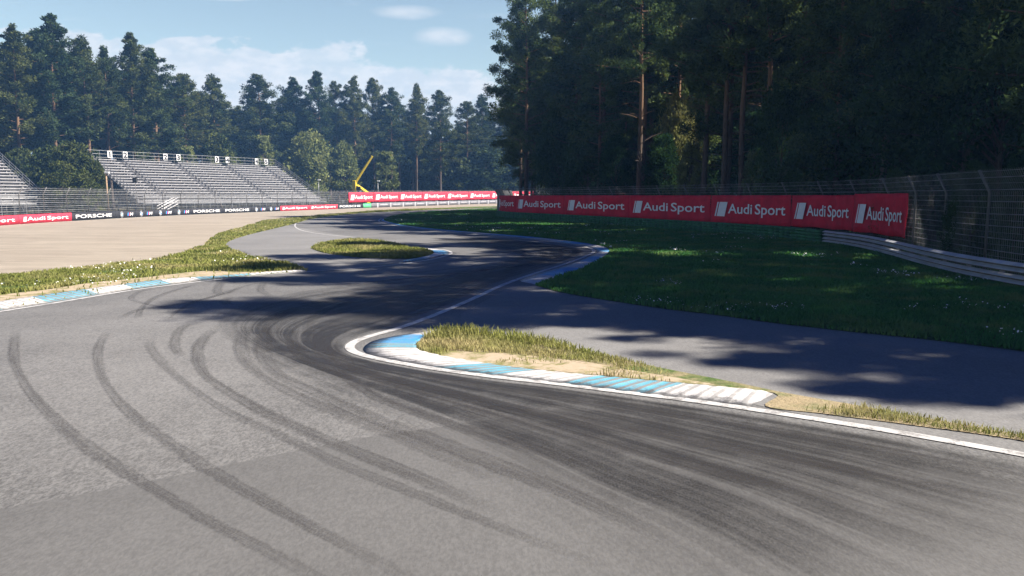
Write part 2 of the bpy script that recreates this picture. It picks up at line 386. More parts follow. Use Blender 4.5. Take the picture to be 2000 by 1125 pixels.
# ------------------------------------------------------------------ ground sheets
def sheet(name, poly, z, m, label, cat, kind='structure', group=None):
    bm = bmesh.new(); vs = [bm.verts.new((x, y, 0)) for x, y in poly]; bm.faces.new(vs)
    bmesh.ops.triangulate(bm, faces=bm.faces[:])
    ys = [p[1] for p in poly]
    for c in CUTS:
        if min(ys) < c < max(ys):
            bmesh.ops.bisect_plane(bm, geom=bm.verts[:] + bm.edges[:] + bm.faces[:], plane_co=(0, c, 0), plane_no=(0, 1, 0), dist=1e-5)
    for v in bm.verts: v.co.z = z + float(H(v.co.y))
    bmesh.ops.recalc_face_normals(bm, faces=bm.faces[:])
    for f in bm.faces:
        if f.normal.z < 0: f.normal_flip()
    me = bpy.data.meshes.new(name); bm.to_mesh(me); bm.free(); me.materials.append(m)
    return obj(name, me, label=label, cat=cat, kind=kind, group=group)
def ribbon(name, A, B, z, m, uvlen=True, nx=2, **tags):
    """Flat strip between two equally sampled polylines; U runs along in metres, V across 0..1."""
    A, B = np.asarray(A), np.asarray(B); n = len(A); V = []; UV = []
    mid = (A + B) / 2; u = np.r_[0, np.cumsum(np.linalg.norm(np.diff(mid, axis=0), axis=1))]
    for j in range(nx):
        k = j / (nx - 1); P = A * (1 - k) + B * k
        V.append(np.c_[P, z + H(P[:, 1])]); UV.append(np.c_[u, np.full(n, k)])
    V = np.stack(V, 1).reshape(-1, 3); UV = np.stack(UV, 1).reshape(-1, 2)
    Fc = np.array([(i * nx + j, (i + 1) * nx + j, (i + 1) * nx + j + 1, i * nx + j + 1) for i in range(n - 1) for j in range(nx - 1)])
    me = np_mesh(name, V, Fc, [m], uv=UV)
    o = obj(name, me, **tags)
    nz = me.polygons[len(me.polygons) // 2].normal.z
    if nz < 0: me.flip_normals()
    return o
def resample(pts, n):
    p = Path(pts); return p.at(np.linspace(0, p.L, n))[0]

# traced outlines, turned into places on the ground
left_edge = curve(G((-420, 678), (-200, 640), (0, 606), (150, 583), (270, 565), (430, 545), (520, 537), (600, 530)), 6)
runoff_edge = curve(G((600, 530), (560, 516), (500, 505), (458, 492), (441, 480), (452, 470), (490, 458), (540, 446), (578, 436.5), (606, 428.5), (660, 421), (730, 415), (850, 409.5), (960, 406)), 6)
lawn_low = curve(G((1045, 559), (1100, 574), (1200, 591), (1300, 606), (1400, 618), (1500, 632), (1600, 644), (1700, 655), (1800, 665), (1900, 677), (2000, 690), (2250, 727)), 5)
kerb3_out = curve(G((1045, 559), (1100, 541), (1150, 521), (1183, 502), (1190, 492), (1178, 483), (1120, 473), (1040, 464), (950, 456.5), (850, 448.5), (795, 442), (765, 436), (750, 431), (752, 427.5)), 8)
lawn_far = curve(G((752, 427.5), (770, 421.5), (805, 416.5), (880, 411.5), (975, 407)), 5)
gravel_low = curve(G((-350, 590), (-100, 553), (0, 541), (80, 533), (160, 525), (250, 514), (330, 503), (372, 491), (400, 479), (412, 466), (436, 455), (470, 446), (500, 437), (520, 431), (570, 426), (640, 419), (720, 412.5), (800, 408.5), (900, 404.5), (985, 402.5)), 6)
wall_px = [(-330, 466), (-150, 453), (0, 441), (130, 432.5), (320, 422), (500, 414.5), (640, 409), (706, 406.5), (850, 401.5), (975, 397.5), (1100, 394.5)]
wallP = Path(curve(G(*wall_px), 10))

sheet('ground', [(-1500, -300), (1500, -300), (1500, 1500), (-1500, 1500)], 0, M['forest_floor'], 'brown and dark green woodland floor reaching to the horizon', 'ground')
gp = [tuple(p) for p in wallP.offset(1.2).p] + [tuple(p) for p in gravel_low[::-1]]
sheet('gravel_trap', gp, .008, M['gravel'], 'pale beige gravel trap between the track and the long barrier', 'gravel')
vp = [tuple(p) for p in left_edge] + [tuple(p) for p in runoff_edge[1:]] + [tuple(p) for p in gravel_low[::-1]]
sheet('grass_verge', vp, .014, M['turf'], 'sunlit grass verge between the gravel trap and the asphalt', 'grass')
ap = [(-16, -8)] + [tuple(p) for p in left_edge] + [tuple(p) for p in runoff_edge[1:]] + G((1000, 405.5), (1000, 420), (1250, 500), (1300, 570), (1700, 640), (2000, 678), (2240, 722)) + [(20, 6), (20, -8)]
sheet('track', ap, .020, M['asphalt'], 'grey asphalt race track winding from the corner to the far bends', 'road')
patch = [(-16, -8)] + G((-300, 1075), (0, 1001), (230, 957), (480, 905), (690, 862), (900, 832), (1100, 802), (1400, 838), (1700, 890), (2000, 950), (2400, 1025)) + [(8, -8)]
sheet('asphalt_patch', patch, .024, M['asphalt_smooth'], 'smoother newer asphalt patch with an angled seam', 'road')
ro = [tuple(p) for p in runoff_edge[2:46]] + G((620, 452), (680, 462), (760, 474), (800, 482), (720, 500), (800, 510), (700, 525), (605, 529.6))
sheet('run_off', ro, .024, M['asphalt_pale'], 'paler asphalt run-off beside the small grass island', 'road')
sr = [tuple(p) for p in lawn_low] + [(20, 8)] + G((2000, 895), (1500, 800), (1100, 700), (900, 655), (900, 615), (1000, 560))
sheet('service_road', sr, .024, M['asphalt_road'], 'service road leading off behind the apex grass', 'road')
lp = [tuple(p) for p in kerb3_out[::-1]]
lp = [tuple(p) for p in lawn_low[::-1]] + [tuple(p) for p in kerb3_out[1:]] + [tuple(p) for p in lawn_far[1:]] + [(8, 150), (60, 150), (60, 10)]
lawn_poly = lp
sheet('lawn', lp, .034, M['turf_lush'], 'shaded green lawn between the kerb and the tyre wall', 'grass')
island = curve(G((607, 486), (625, 479), (660, 472), (700, 470), (760, 477), (800, 485), (835, 491), (846, 494.5), (838, 500), (800, 506), (740, 506), (680, 502), (630, 494), (607, 486)), 6)[:-1]
sheet('grass_island', island, .034, M['turf'], 'small oval grass island in the asphalt run-off', 'grass')
strip_up = curve(G((826, 668), (850, 655), (900, 650), (1000, 660), (1060, 669), (1130, 685), (1200, 702), (1280, 720), (1370, 738), (1460, 756), (1530, 771), (1700, 801), (1850, 829), (2000, 856), (2300, 912)), 5)
strip_lo = curve(G((2300, 930), (2000, 867), (1800, 838), (1600, 812), (1495, 798), (1512, 772), (1340, 755), (1190, 741), (1060, 729), (960, 717), (880, 704), (820, 688), (814, 678), (826, 668)), 5)
strip_poly = [tuple(p) for p in strip_up] + [tuple(p) for p in strip_lo[1:-1]]
sheet('grass_strip', strip_poly, .034, M['turf_dry'], 'narrow grass strip with bare sand behind the apex kerb', 'grass')
sand_l = [tuple(p) for p in resample(curve(G((-200, 637), (0, 590), (150, 569), (330, 547), (450, 541), (590, 530)), 6), 40)] + [tuple(p) for p in resample(curve(G((590, 528), (480, 532), (400, 530), (300, 541), (180, 553), (90, 567), (0, 577), (-200, 612)), 6), 40)]
sheet('sand_edge', sand_l, .018, M['sand'], 'bare sandy edge between the outer kerb and the verge', 'sand')

sand_k = curve(G((852, 694), (880, 705), (960, 716), (1060, 727), (1190, 739), (1340, 753), (1400, 757), (1330, 744), (1230, 727), (1150, 712), (1080, 704), (1000, 695), (930, 692), (880, 689), (852, 694)), 5)[:-1]
sheet('sand_edge', sand_k, .038, M['sand'], 'bare sandy patch between the apex kerb and its grass', 'sand')
# ------------------------------------------------------------------ painted lines
def line(pts, w_, label, n=10, m='line'):
    P = Path(curve(G(*pts), n)); A = P.offset(w_ / 2).p; B = P.offset(-w_ / 2).p
    return ribbon('road_marking', A, B, .030, M[m], label=label, cat='road marking', kind='structure')
inner_px = [(2300, 948), (2000, 893), (1750, 848), (1500, 808), (1350, 786), (1200, 767), (1080, 752), (980, 741), (860, 725), (760, 708), (705, 695), (684, 684), (690, 672), (720, 660), (780, 643), (850, 617), (920, 587), (985, 557), (1040, 537), (1100, 518), (1145, 501), (1160, 491), (1140, 482.5), (1060, 471), (960, 461), (860, 452), (795, 445), (760, 438.5), (740, 432.5), (745, 427)]
line(inner_px, .17, 'long white line round the apex and along the blue kerb')
line([(-420, 686), (-200, 648), (0, 611), (100, 595), (270, 567), (430, 547), (520, 538), (600, 532), (700, 525), (790, 516), (850, 506), (880, 497), (872, 490), (830, 484)], .15, 'white line along the outer kerb and round the island tip')
line([(690, 464), (640, 459), (610, 455), (586, 449.5), (576, 441.5), (584, 433), (610, 428), (655, 424.5), (720, 417), (800, 412), (950, 407)], .12, 'thin white arc at the outside of the far bend')

# ------------------------------------------------------------------ rubber and tyre marks
pairs = [((2400, 975), (1500, 1700)), ((2000, 903), (1230, 1320)), ((1750, 857), (1090, 1125)), ((1500, 816), (960, 1005)), ((1350, 794), (860, 920)), ((1200, 774), (755, 845)), ((1080, 759), (665, 793)), ((980, 748), (585, 752)), ((860, 732), (515, 715)), ((755, 714), (455, 680)),
    ((695, 699), (415, 652)), ((672, 684), (400, 625)), ((680, 669), (425, 602)), ((712, 656), (480, 582)), ((775, 639), (580, 562)), ((845, 612), (690, 548)), ((915, 583), (800, 537)), ((978, 553), (890, 526)), ((1035, 533), (955, 515)), ((1095, 514), (985, 506)), ((1130, 500), (985, 499)), ((1142, 491), (965, 494)), ((1120, 484), (930, 488)), ((1040, 473), (880, 481)), ((950, 464), (810, 472))]
ribbon('rubbered_line', curve(G(*[p[0] for p in pairs]), 11), curve(G(*[p[1] for p in pairs]), 11), .027, M['rubber'], nx=7, label='dark rubber streaks on the racing line round the apex', cat='tyre marks', kind='structure')
def tmark(pts, w_, k=1.0, fade=(.12, .12)):
    P = Path(curve(G(*pts), 10)); n = 60; q = np.linspace(0, P.L, n); c, _, nn = P.at(q); wv = w_ * (1 + .15 * np.sin(q * .9))[:, None]
    o = ribbon('tyre_mark', c + nn * wv / 2, c - nn * wv / 2, .0285 + tmark.i * 4e-5, M['tyremark'], kind='structure', label='dark curved tyre mark on the grey asphalt', cat='tyre mark', group='tyre marks on the track'); tmark.i += 1
    a = o.data.attributes.new('fade', 'FLOAT', 'POINT'); u = np.linspace(0, 1, n)
    f = np.clip(u / fade[0], 0, 1) * np.clip((1 - u) / fade[1], 0, 1) * k; a.data.foreach_set('value', np.repeat(f, 2).astype(np.float32)); return o
tmark.i = 0
for pts, w_, k in [
    ([(32, 645), (27, 700), (50, 755), (90, 805), (150, 860), (220, 910), (310, 965), (400, 1020), (480, 1060), (590, 1118), (700, 1180)], .20, .62),
    ([(212, 645), (192, 685), (195, 725), (215, 765), (260, 815), (325, 865), (410, 922), (500, 975), (600, 1030), (750, 1110), (860, 1170)], .20, .60),
    ([(302, 655), (294, 680), (320, 715), (380, 765), (450, 810), (550, 855), (650, 905), (800, 965), (1000, 1045), (1200, 1120)], .2, .5),
    ([(425, 640), (392, 671), (386, 702), (402, 735), (450, 770), (530, 815), (640, 865), (800, 930), (980, 1010)], .26, .7),
    ([(570, 645), (576, 678), (598, 706), (662, 731), (733, 777), (804, 806), (875, 830), (1000, 870), (1200, 925)], .28, .8),
    ([(480, 640), (470, 680), (490, 720), (560, 765), (660, 810), (800, 865), (1000, 950)], .3, .55),
    ([(520, 640), (512, 690), (540, 730), (620, 770), (740, 825), (900, 885), (1150, 985), (1350, 1080)], .35, .6),
    ([(620, 650), (632, 690), (680, 720), (780, 760), (930, 805), (1120, 855), (1400, 925), (1800, 1020)], .3, .7),
    ([(655, 660), (660, 700), (740, 735), (900, 775), (1150, 825), (1500, 890), (2000, 985)], .3, .65),
    ([(700, 730), (850, 770), (1050, 815), (1300, 860), (1650, 925), (2050, 1000)], .3, .55),
    ([(750, 725), (900, 750), (1150, 790), (1450, 835), (1800, 895), (2100, 950)], .25, .55),
    ([(385, 556), (335, 571), (300, 585), (278, 603), (268, 625)], .22, .6),
    ([(325, 565), (282, 569), (257, 582), (268, 591), (330, 603), (400, 605)], .18, .5),
    ([(433, 552), (424, 568), (430, 577)], .3, .6),
    ([(470, 563), (413, 582), (371, 596), (320, 628)], .2, .55),
    ([(516, 552), (509, 568), (527, 580)], .25, .5),
    ([(452, 581), (438, 590), (448, 598)], .3, .5),
    ([(236, 623), (271, 607), (317, 601), (380, 590), (460, 570)], .2, .55),
    ([(400, 632), (362, 639), (346, 656), (342, 684), (360, 700)], .22, .6),
    ([(545, 548), (480, 560), (440, 578)], .18, .45),
    ([(600, 600), (560, 612), (530, 630), (515, 655)], .3, .5),
    ([(690, 590), (640, 605), (605, 630), (600, 660)], .3, .5),
    ([(1100, 480), (1050, 478), (980, 483), (900, 492)], .3, .6), ([(1120, 492), (1060, 486), (1000, 492), (930, 503), (800, 522)], .3, .6),
    ([(1110, 500), (1040, 505), (960, 516), (850, 530), (700, 545)], .3, .6), ([(1060, 515), (980, 525), (900, 535), (800, 545), (650, 560)], .3, .5),
    ([(470, 490), (500, 500), (560, 508), (640, 512)], .2, .4)]:
    tmark(pts, w_, k * .66)

# ------------------------------------------------------------------ kerbs
def kerb(line_px, grass_px, bounds, cols, hgt, label, teeth=.0, n=240):
    """Raised strip from the line side (low) to the grass side (high), painted in blocks; bounds are fractions of its length."""
    A = resample(curve(G(*line_px), 12), n); B = resample(curve(G(*grass_px), 12), n); prof = [(0, 0), (.0, .35), (.45, .8), (.92, 1.0), (1.0, 1.0), (1.0, 0)]
    mid = (A + B) / 2; u = np.r_[0, np.cumsum(np.linalg.norm(np.diff(mid, axis=0), axis=1))]; V = []; K = len(prof)
    ends = np.clip(np.minimum(np.arange(n), np.arange(n)[::-1]) / 6, 0, 1)
    tooth = 1 - teeth * (np.floor(u / .16) % 2)
    for k, z in prof:
        P = A * (1 - k) + B * k; zz = .012 + hgt * z * ends * (tooth if 0 < z else 1)
        V.append(np.c_[P, zz + H(P[:, 1])])
    V = np.stack(V, 1).reshape(-1, 3); Fc = []; mi = []
    names = ['kerb_white', 'kerb_blue', 'kerb_teal', 'kerb_side']
    fr = u / u[-1]
    for i in range(n - 1):
        b = int(np.searchsorted(bounds, fr[i])); c = names.index(cols[min(b, len(cols) - 1)])
        for j in range(K - 1):
            Fc.append((i * K + j, (i + 1) * K + j, (i + 1) * K + j + 1, i * K + j + 1)); mi.append(c if j < 4 else 3)
    UV = np.stack([np.c_[u, np.full(n, k)] for k, z in prof], 1).reshape(-1, 2)
    me = np_mesh('kerb', V, np.array(Fc), [M[k] for k in names], midx=mi, uv=UV)
    if np.mean([p.normal.z for p in me.polygons]) < 0: me.flip_normals()
    return obj('kerb', me, label=label, cat='kerb', kind='thing', group='blue and white kerbs')
Wh, Bl, Te = 'kerb_white', 'kerb_blue', 'kerb_teal'
kerb([(862, 645), (820, 652), (770, 659), (728, 669), (710, 683), (722, 695), (790, 710), (870, 724), (950, 735), (1060, 748), (1170, 762), (1310, 779), (1482, 797)],
     [(876, 646), (850, 653), (828, 664), (814, 678), (818, 689), (850, 698), (900, 708), (990, 722), (1065, 731), (1190, 743), (1345, 757), (1518, 773)],
     [.095, .20, .25, .47, .585, .70, .845], [Wh, Bl, Te, Wh, Te, Wh, Te, Wh], .05, 'blue and white ribbed kerb round the grass strip at the nearest apex', .12)
kerb([(-400, 680), (-200, 643), (0, 607), (150, 584), (270, 564), (430, 544.5), (520, 536), (600, 530)], [(-400, 662), (-200, 627), (0, 592), (150, 570), (330, 547), (430, 541), (520, 533.5), (600, 528.5)],
     [.1, .2, .3, .38, .49, .575, .665, .735, .86], [Te, Wh, Te, Wh, Te, Wh, Te, Wh, Te, Wh], .04, 'long kerb of teal and white blocks along the sandy outer edge', .12)
kerb([(1000, 553), (1040, 539), (1100, 521), (1148, 503), (1166, 491), (1140, 481), (1060, 469.5), (960, 459.5), (860, 450.5), (800, 444), (765, 438), (745, 432), (748, 427)],
     [(1047, 559), (1100, 541), (1150, 521), (1183, 502), (1190, 492), (1176, 483), (1115, 473), (1035, 464), (945, 456.5), (850, 448.5), (797, 442), (766, 436), (751, 431.5), (753, 427.5)],
     [.03, .075, .11, .15, .19, .23, .27, .31, .36, .44, .50, .62, .68, .80, .86, .94], [Wh, Bl, Wh, Bl, Wh, Bl, Wh, Bl, Wh, Bl, Wh, Bl, Wh, Bl, Wh, Bl, Wh], .05, 'bright blue and white kerb round the shaded lawn')
kerb([(775, 515), (815, 511), (850, 504), (876, 496), (870, 491), (840, 486), (790, 482.5)], [(785, 511), (815, 506.5), (840, 500.5), (848, 495), (840, 491.5), (820, 488), (782, 484)],
     [.18, .42, .66], [Te, Wh, Bl, Wh], .05, 'short kerb hugging the tip of the small grass island')

# ------------------------------------------------------------------ grass blades and flowers
def pts_in(poly, dens, near=14., power=1.6):
    """Random points in a ground polygon; the density is per square metre at the given distance and thins out beyond."""
    P = np.asarray(poly); lo, hi = P.min(0), P.max(0); lo = np.maximum(lo, (-75, 2)); hi = np.minimum(hi, (40, 150)); out = []
    y = lo[1]
    while y < hi[1]:
        y2 = min(hi[1], y * 1.15 + 1); d = dens * min(1, (near / max(y, 1)) ** power); n = int((hi[0] - lo[0]) * (y2 - y) * d)
        q = np.c_[rng.uniform(lo[0], hi[0], n), rng.uniform(y, y2, n)]
        q = q[np.abs(q[:, 0]) < q[:, 1] * .78 + 2]
        out.append(q[inside(poly, q)]); y = y2
    return np.vstack(out)
def hash_noise(p, s, seed):
    r = np.random.default_rng(seed); T = r.random((64, 64)); q = p / s; i = np.floor(q).astype(int); f = q - i; f = f * f * (3 - 2 * f)
    a = T[i[:, 0] % 64, i[:, 1] % 64]; b = T[(i[:, 0] + 1) % 64, i[:, 1] % 64]; c = T[i[:, 0] % 64, (i[:, 1] + 1) % 64]; d = T[(i[:, 0] + 1) % 64, (i[:, 1] + 1) % 64]
    return (a * (1 - f[:, 0]) + b * f[:, 0]) * (1 - f[:, 1]) + (c * (1 - f[:, 0]) + d * f[:, 0]) * f[:, 1]
def blades(name, P, h, m, z0, label, wk=1.0, cat='grass', clump=1.0):
    """Bent two-segment blades, wider when far so that they still read."""
    n = len(P); hh = h * rng.uniform(.45, 1.25, n) * (.55 + .9 * hash_noise(P, 1.3 * clump, 3)); a = rng.uniform(0, 2 * np.pi, n); d = np.hypot(P[:, 0], P[:, 1])
    w_ = np.clip(d * .00055, .006, .035) * wk * rng.uniform(.7, 1.3, n); ln = hh * rng.uniform(.15, .75, n); la = rng.uniform(0, 2 * np.pi, n)
    Z = z0 + H(P[:, 1]) - .01; cx, cy = np.cos(a) * w_, np.sin(a) * w_; lx, ly = np.cos(la) * ln, np.sin(la) * ln
    V = np.empty((n, 5, 3)); V[:, 0] = np.c_[P[:, 0] - cx, P[:, 1] - cy, Z]; V[:, 1] = np.c_[P[:, 0] + cx, P[:, 1] + cy, Z]
    V[:, 2] = np.c_[P[:, 0] + cx * .75 + lx * .3, P[:, 1] + cy * .75 + ly * .3, Z + hh * .6]; V[:, 3] = np.c_[P[:, 0] - cx * .75 + lx * .3, P[:, 1] - cy * .75 + ly * .3, Z + hh * .6]
    V[:, 4] = np.c_[P[:, 0] + lx, P[:, 1] + ly, Z + hh]
    b = np.arange(n)[:, None] * 5; T3 = np.concatenate([b + [0, 1, 2], b + [0, 2, 3], b + [3, 2, 4]], 1).reshape(-1, 3)
    me = np_mesh(name, V.reshape(-1, 3), T3, [m]); at_ = me.attributes.new('tint', 'FLOAT', 'POINT')
    tn = np.clip(rng.uniform(0, 1, n) * .6 + hash_noise(P, 2.5, 9) * .5, 0, 1); at_.data.foreach_set('value', np.repeat(tn, 5).astype(np.float32))
    return obj(name, me, label=label, cat=cat, kind='stuff')
def thin(P, s, lo, seed, soft=.15):
    k = hash_noise(P, s, seed); return P[k + rng.uniform(-soft, soft, len(P)) > lo]
P = pts_in(strip_poly, 1500, 14); P = thin(P, .9, .50, 21); q = inside(sand_k, P); P = P[~q | (rng.random(len(P)) < .28 * (hash_noise(P, .5, 41) > .5))]
blades('grass', P, .075, M['blade_dry'], .05, 'dry yellowish grass blades on the strip behind the apex kerb')
top_band = [tuple(p) for p in strip_up[:30]] + [tuple(p) for p in resample(curve(G((1130, 694), (1000, 674), (900, 667), (838, 670)), 6), 12)]
P = pts_in(top_band, 900, 14); P = thin(P, .7, .46, 8)
blades('grass', P, .16, M['blade'], .05, 'taller green grass tufts along the back of the apex strip', 1.2)
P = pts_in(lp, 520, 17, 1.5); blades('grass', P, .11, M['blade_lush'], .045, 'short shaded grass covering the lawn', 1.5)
P = pts_in(island, 420, 30); blades('grass', P, .14, M['blade'], .034, 'sunlit grass growing on the small island', 1.3)
P = pts_in(vp, 420, 26, 1.5); P = thin(P, 1.6, .18, 5); q = inside([tuple(p) for p in left_edge] + [tuple(p) for p in sand_l[40:]], P); P = P[~q | (rng.random(len(P)) < .02)]
blades('grass', P, .13, M['blade'], .014, 'pale green grass growing along the gravel trap', 1.4)
far_strip = [tuple(p) for p in lawn_far] + G((985, 402.5), (900, 404.5), (800, 408.5), (720, 412.5), (650, 420))
def flowers(poly, dens, r, z, label, lo, s=2.2, near=20):
    P = pts_in(poly, dens, near, 1.2); P = thin(P, s, lo, 33, .05); n = len(P); V = []; Fc = []
    hh = rng.uniform(.06, .16, n); Z = z + H(P[:, 1]) + hh; rr = r * rng.uniform(.6, 1.3, n) * np.clip(np.hypot(P[:, 0], P[:, 1]) / 20, .8, 1.8)
    k = 6; a = np.arange(k) * 2 * np.pi / k; V = np.empty((n, k, 3)); tx, ty = rng.normal(0, .5, n), rng.normal(0, .5, n)
    V[:, :, 0] = P[:, :1] + rr[:, None] * np.cos(a); V[:, :, 1] = P[:, 1:] + rr[:, None] * np.sin(a)
    V[:, :, 2] = Z[:, None] + rr[:, None] * (np.cos(a) * tx[:, None] + np.sin(a) * ty[:, None])
    me = np_mesh('wild_flowers', V.reshape(-1, 3), np.arange(n * k).reshape(n, k), [M['petal']])
    return obj('wild_flowers', me, label=label, cat='flowers', kind='stuff')
flowers(vp, 13, .015, .014, 'small white wild flowers dotted in the sunlit verge', .66)
flowers(lp, 22, .017, .045, 'small white wild flowers in loose patches on the shaded lawn', .80, 1.6)

# ------------------------------------------------------------------ lettering
_tc = {}
def text2d(body, shear=0.0, bold=0.0):
    """Flat mesh of a word in font units: vertices (x, y) from 0 and faces; cap height scaled to 1."""
    if (body, shear, bold) in _tc: return _tc[body, shear, bold]
    cu = bpy.data.curves.new('lettering', 'FONT'); cu.body = body; cu.size = 1; cu.shear = shear; cu.resolution_u = 3; cu.offset = bold
    o = bpy.data.objects.new('lettering', cu); COL.objects.link(o); dg = bpy.context.evaluated_depsgraph_get(); me = o.evaluated_get(dg).to_mesh()
    V = np.array([v.co[:2] for v in me.vertices]); Fc = [tuple(p.vertices) for p in me.polygons]
    o.evaluated_get(dg).to_mesh_clear(); bpy.data.objects.remove(o); bpy.data.curves.remove(cu)
    cap = .729 if 'cap' not in _tc else _tc['cap']
    V[:, 0] -= V[:, 0].min(); V /= cap; _tc[body, shear, bold] = (V, Fc); return V, Fc
_tc['cap'] = .70
_v, _ = text2d('H'); _tc['cap'] = .70 * (_v[:, 1].max() - min(0, _v[:, 1].min())); _tc.pop(('H', 0.0, 0.0))
def on_wall(P, s, z, off):
    """Points at arc length s, height z above the ground, off metres out from a wall path towards the track (its right-hand side)."""
    c, _, n = P.at(s); c = c - n * np.asarray(off)[..., None]; return np.c_[c, np.asarray(z) + H(c[:, 1])]
def letter(P, body, s0, width, z0, cap, off, m, parent, bold=.012, name='lettering'):
    V, Fc = text2d(body, 0, bold); sx = width / V[:, 0].max(); return obj(name, np_mesh(name, on_wall(P, s0 + V[:, 0] * sx, z0 + V[:, 1] * cap, np.full(len(V), off)), Fc, [m]), parent)
def shape(P, polys, off, mats, parent, name):
    """Flat printed shapes on a wall; polys are (list of (s, z), material index, extra offset)."""
    b = MB()
    for pl, mi, e in polys:
        pl = np.array(pl, float); V = on_wall(P, pl[:, 0], pl[:, 1], np.full(len(pl), off + e)); b.add(V, [tuple(range(len(pl)))], mi)
    return b.build(name, mats, parent)

def panel(P, s0, s1, z0, z1, off, m, name, th=.03, wave=0.0, seed=0, nz=6, **tags):
    """A hanging sheet with thickness along a wall path, from s0 to s1."""
    n = max(6, int((s1 - s0) / .25)); S = np.linspace(s0, s1, n); Zs = np.linspace(z0, z1, nz); V = []; r = np.random.default_rng(seed); ph = r.uniform(0, 6, 6)
    def w_(s, z): return wave * (np.sin(s * 2.1 + ph[0]) * .5 + np.sin(s * 5.3 + z * 2 + ph[1]) * .3 + np.sin(z * 3 + s + ph[2]) * .4)
    for side in (0, 1):
        for z in Zs:
            zz = z + (0 if wave == 0 else .03 * np.sin(S * 1.7 + ph[3]) * (1 if z == z0 else .3 if z == z1 else .6))
            V.append(on_wall(P, S, zz, off + w_(S, z) * (1 if wave else 0) - side * th))
    V = np.vstack(V); Fc = []; N = n * nz
    for j in range(nz - 1):
        for i in range(n - 1):
            a, b, c, d = j * n + i, j * n + i + 1, (j + 1) * n + i + 1, (j + 1) * n + i; Fc += [(a, b, c, d), (N + d, N + c, N + b, N + a)]
    for i in range(n - 1):
        Fc += [(i, N + i, N + i + 1, i + 1), (N - n + i, N - n + i + 1, 2 * N - n + i + 1, 2 * N - n + i)]
    for j in range(nz - 1):
        Fc += [(j * n, (j + 1) * n, N + (j + 1) * n, N + j * n), (j * n + n - 1, N + j * n + n - 1, N + (j + 1) * n + n - 1, (j + 1) * n + n - 1)]
    return obj(name, np_mesh(name, V, np.array(Fc), [m], smooth=True), **tags)
def audi(P, s0, s1, z0, z1, off, parent, fill=.86, cap=.33):
    Hh = z1 - z0; L = s1 - s0; a = s0 + L * (1 - fill) / 2; W = L * fill; zc = z0 + Hh * .5; eh = Hh * .52; ew = min(W * .15, Hh * .62); sl = eh * .32
    shape(P, [([(a + ew * .22, zc - eh / 2), (a + ew, zc - eh / 2), (a + ew + sl, zc + eh / 2), (a + ew * .22 + sl, zc + eh / 2)], 0, 0),
              ([(a, zc - eh / 2), (a + ew * .13, zc - eh / 2), (a + ew * .13 + sl, zc + eh / 2), (a + sl, zc + eh / 2)], 0, 0)], off, [M['print_white']], parent, 'emblem')
    x0, wt = a + ew + sl * 1.25, W - ew - sl * 1.25
    letter(P, 'Audi', x0, wt * .43, zc - Hh * cap * .42, Hh * cap, off, M['print_white'], parent)
    letter(P, 'Sport', x0 + wt * .48, wt * .52, zc - Hh * cap * .42, Hh * cap, off, M['print_white'], parent)
def roundel(P, s, z, r, off, parent):
    c = lambda rr, a0=0, a1=360, n=20: [(s + rr * math.cos(R(a0 + (a1 - a0) * i / n)), z + rr * math.sin(R(a0 + (a1 - a0) * i / n))) for i in range(n + (a1 - a0 < 360))]
    wedge = lambda a: [(s, z)] + c(r * .60, a, a + 90, 6)
    shape(P, [(c(r), 0, 0), (c(r * .92), 1, .004), (c(r * .64), 0, .008), (wedge(90), 2, .012), (wedge(270), 2, .012)], off, [M['print_white'], M['print_black'], M['print_blue']], parent, 'emblem')
def mstripes(P, s, z, w_, h, off, parent):
    sl = h * .35; q = []
    for i, mi in enumerate((0, 1, 2)):
        a = s + i * w_ * .15; q.append(([(a, z - h / 2), (a + w_ * .14, z - h / 2), (a + w_ * .14 + sl, z + h / 2), (a + sl, z + h / 2)], mi, 0))
    a = s + w_ * .47; b = s + w_
    q += [([(a, z - h / 2), (a + w_ * .12, z - h / 2), (a + w_ * .12 + sl, z + h / 2), (a + sl, z + h / 2)], 3, 0), ([(b - w_ * .12, z - h / 2), (b, z - h / 2), (b + sl, z + h / 2), (b - w_ * .12 + sl, z + h / 2)], 3, 0),
          ([(a + w_ * .1 + sl, z + h / 2), (a + w_ * .2, z - h * .25), (a + w_ * .3, z - h * .25), (b - w_ * .1 + sl, z + h / 2), (a + w_ * .27, z + h * .05)], 3, .003)]
    shape(P, q, off, [M['print_blue'], M['print_navy'], M['print_red'], M['print_white']], parent, 'stripe_emblem')

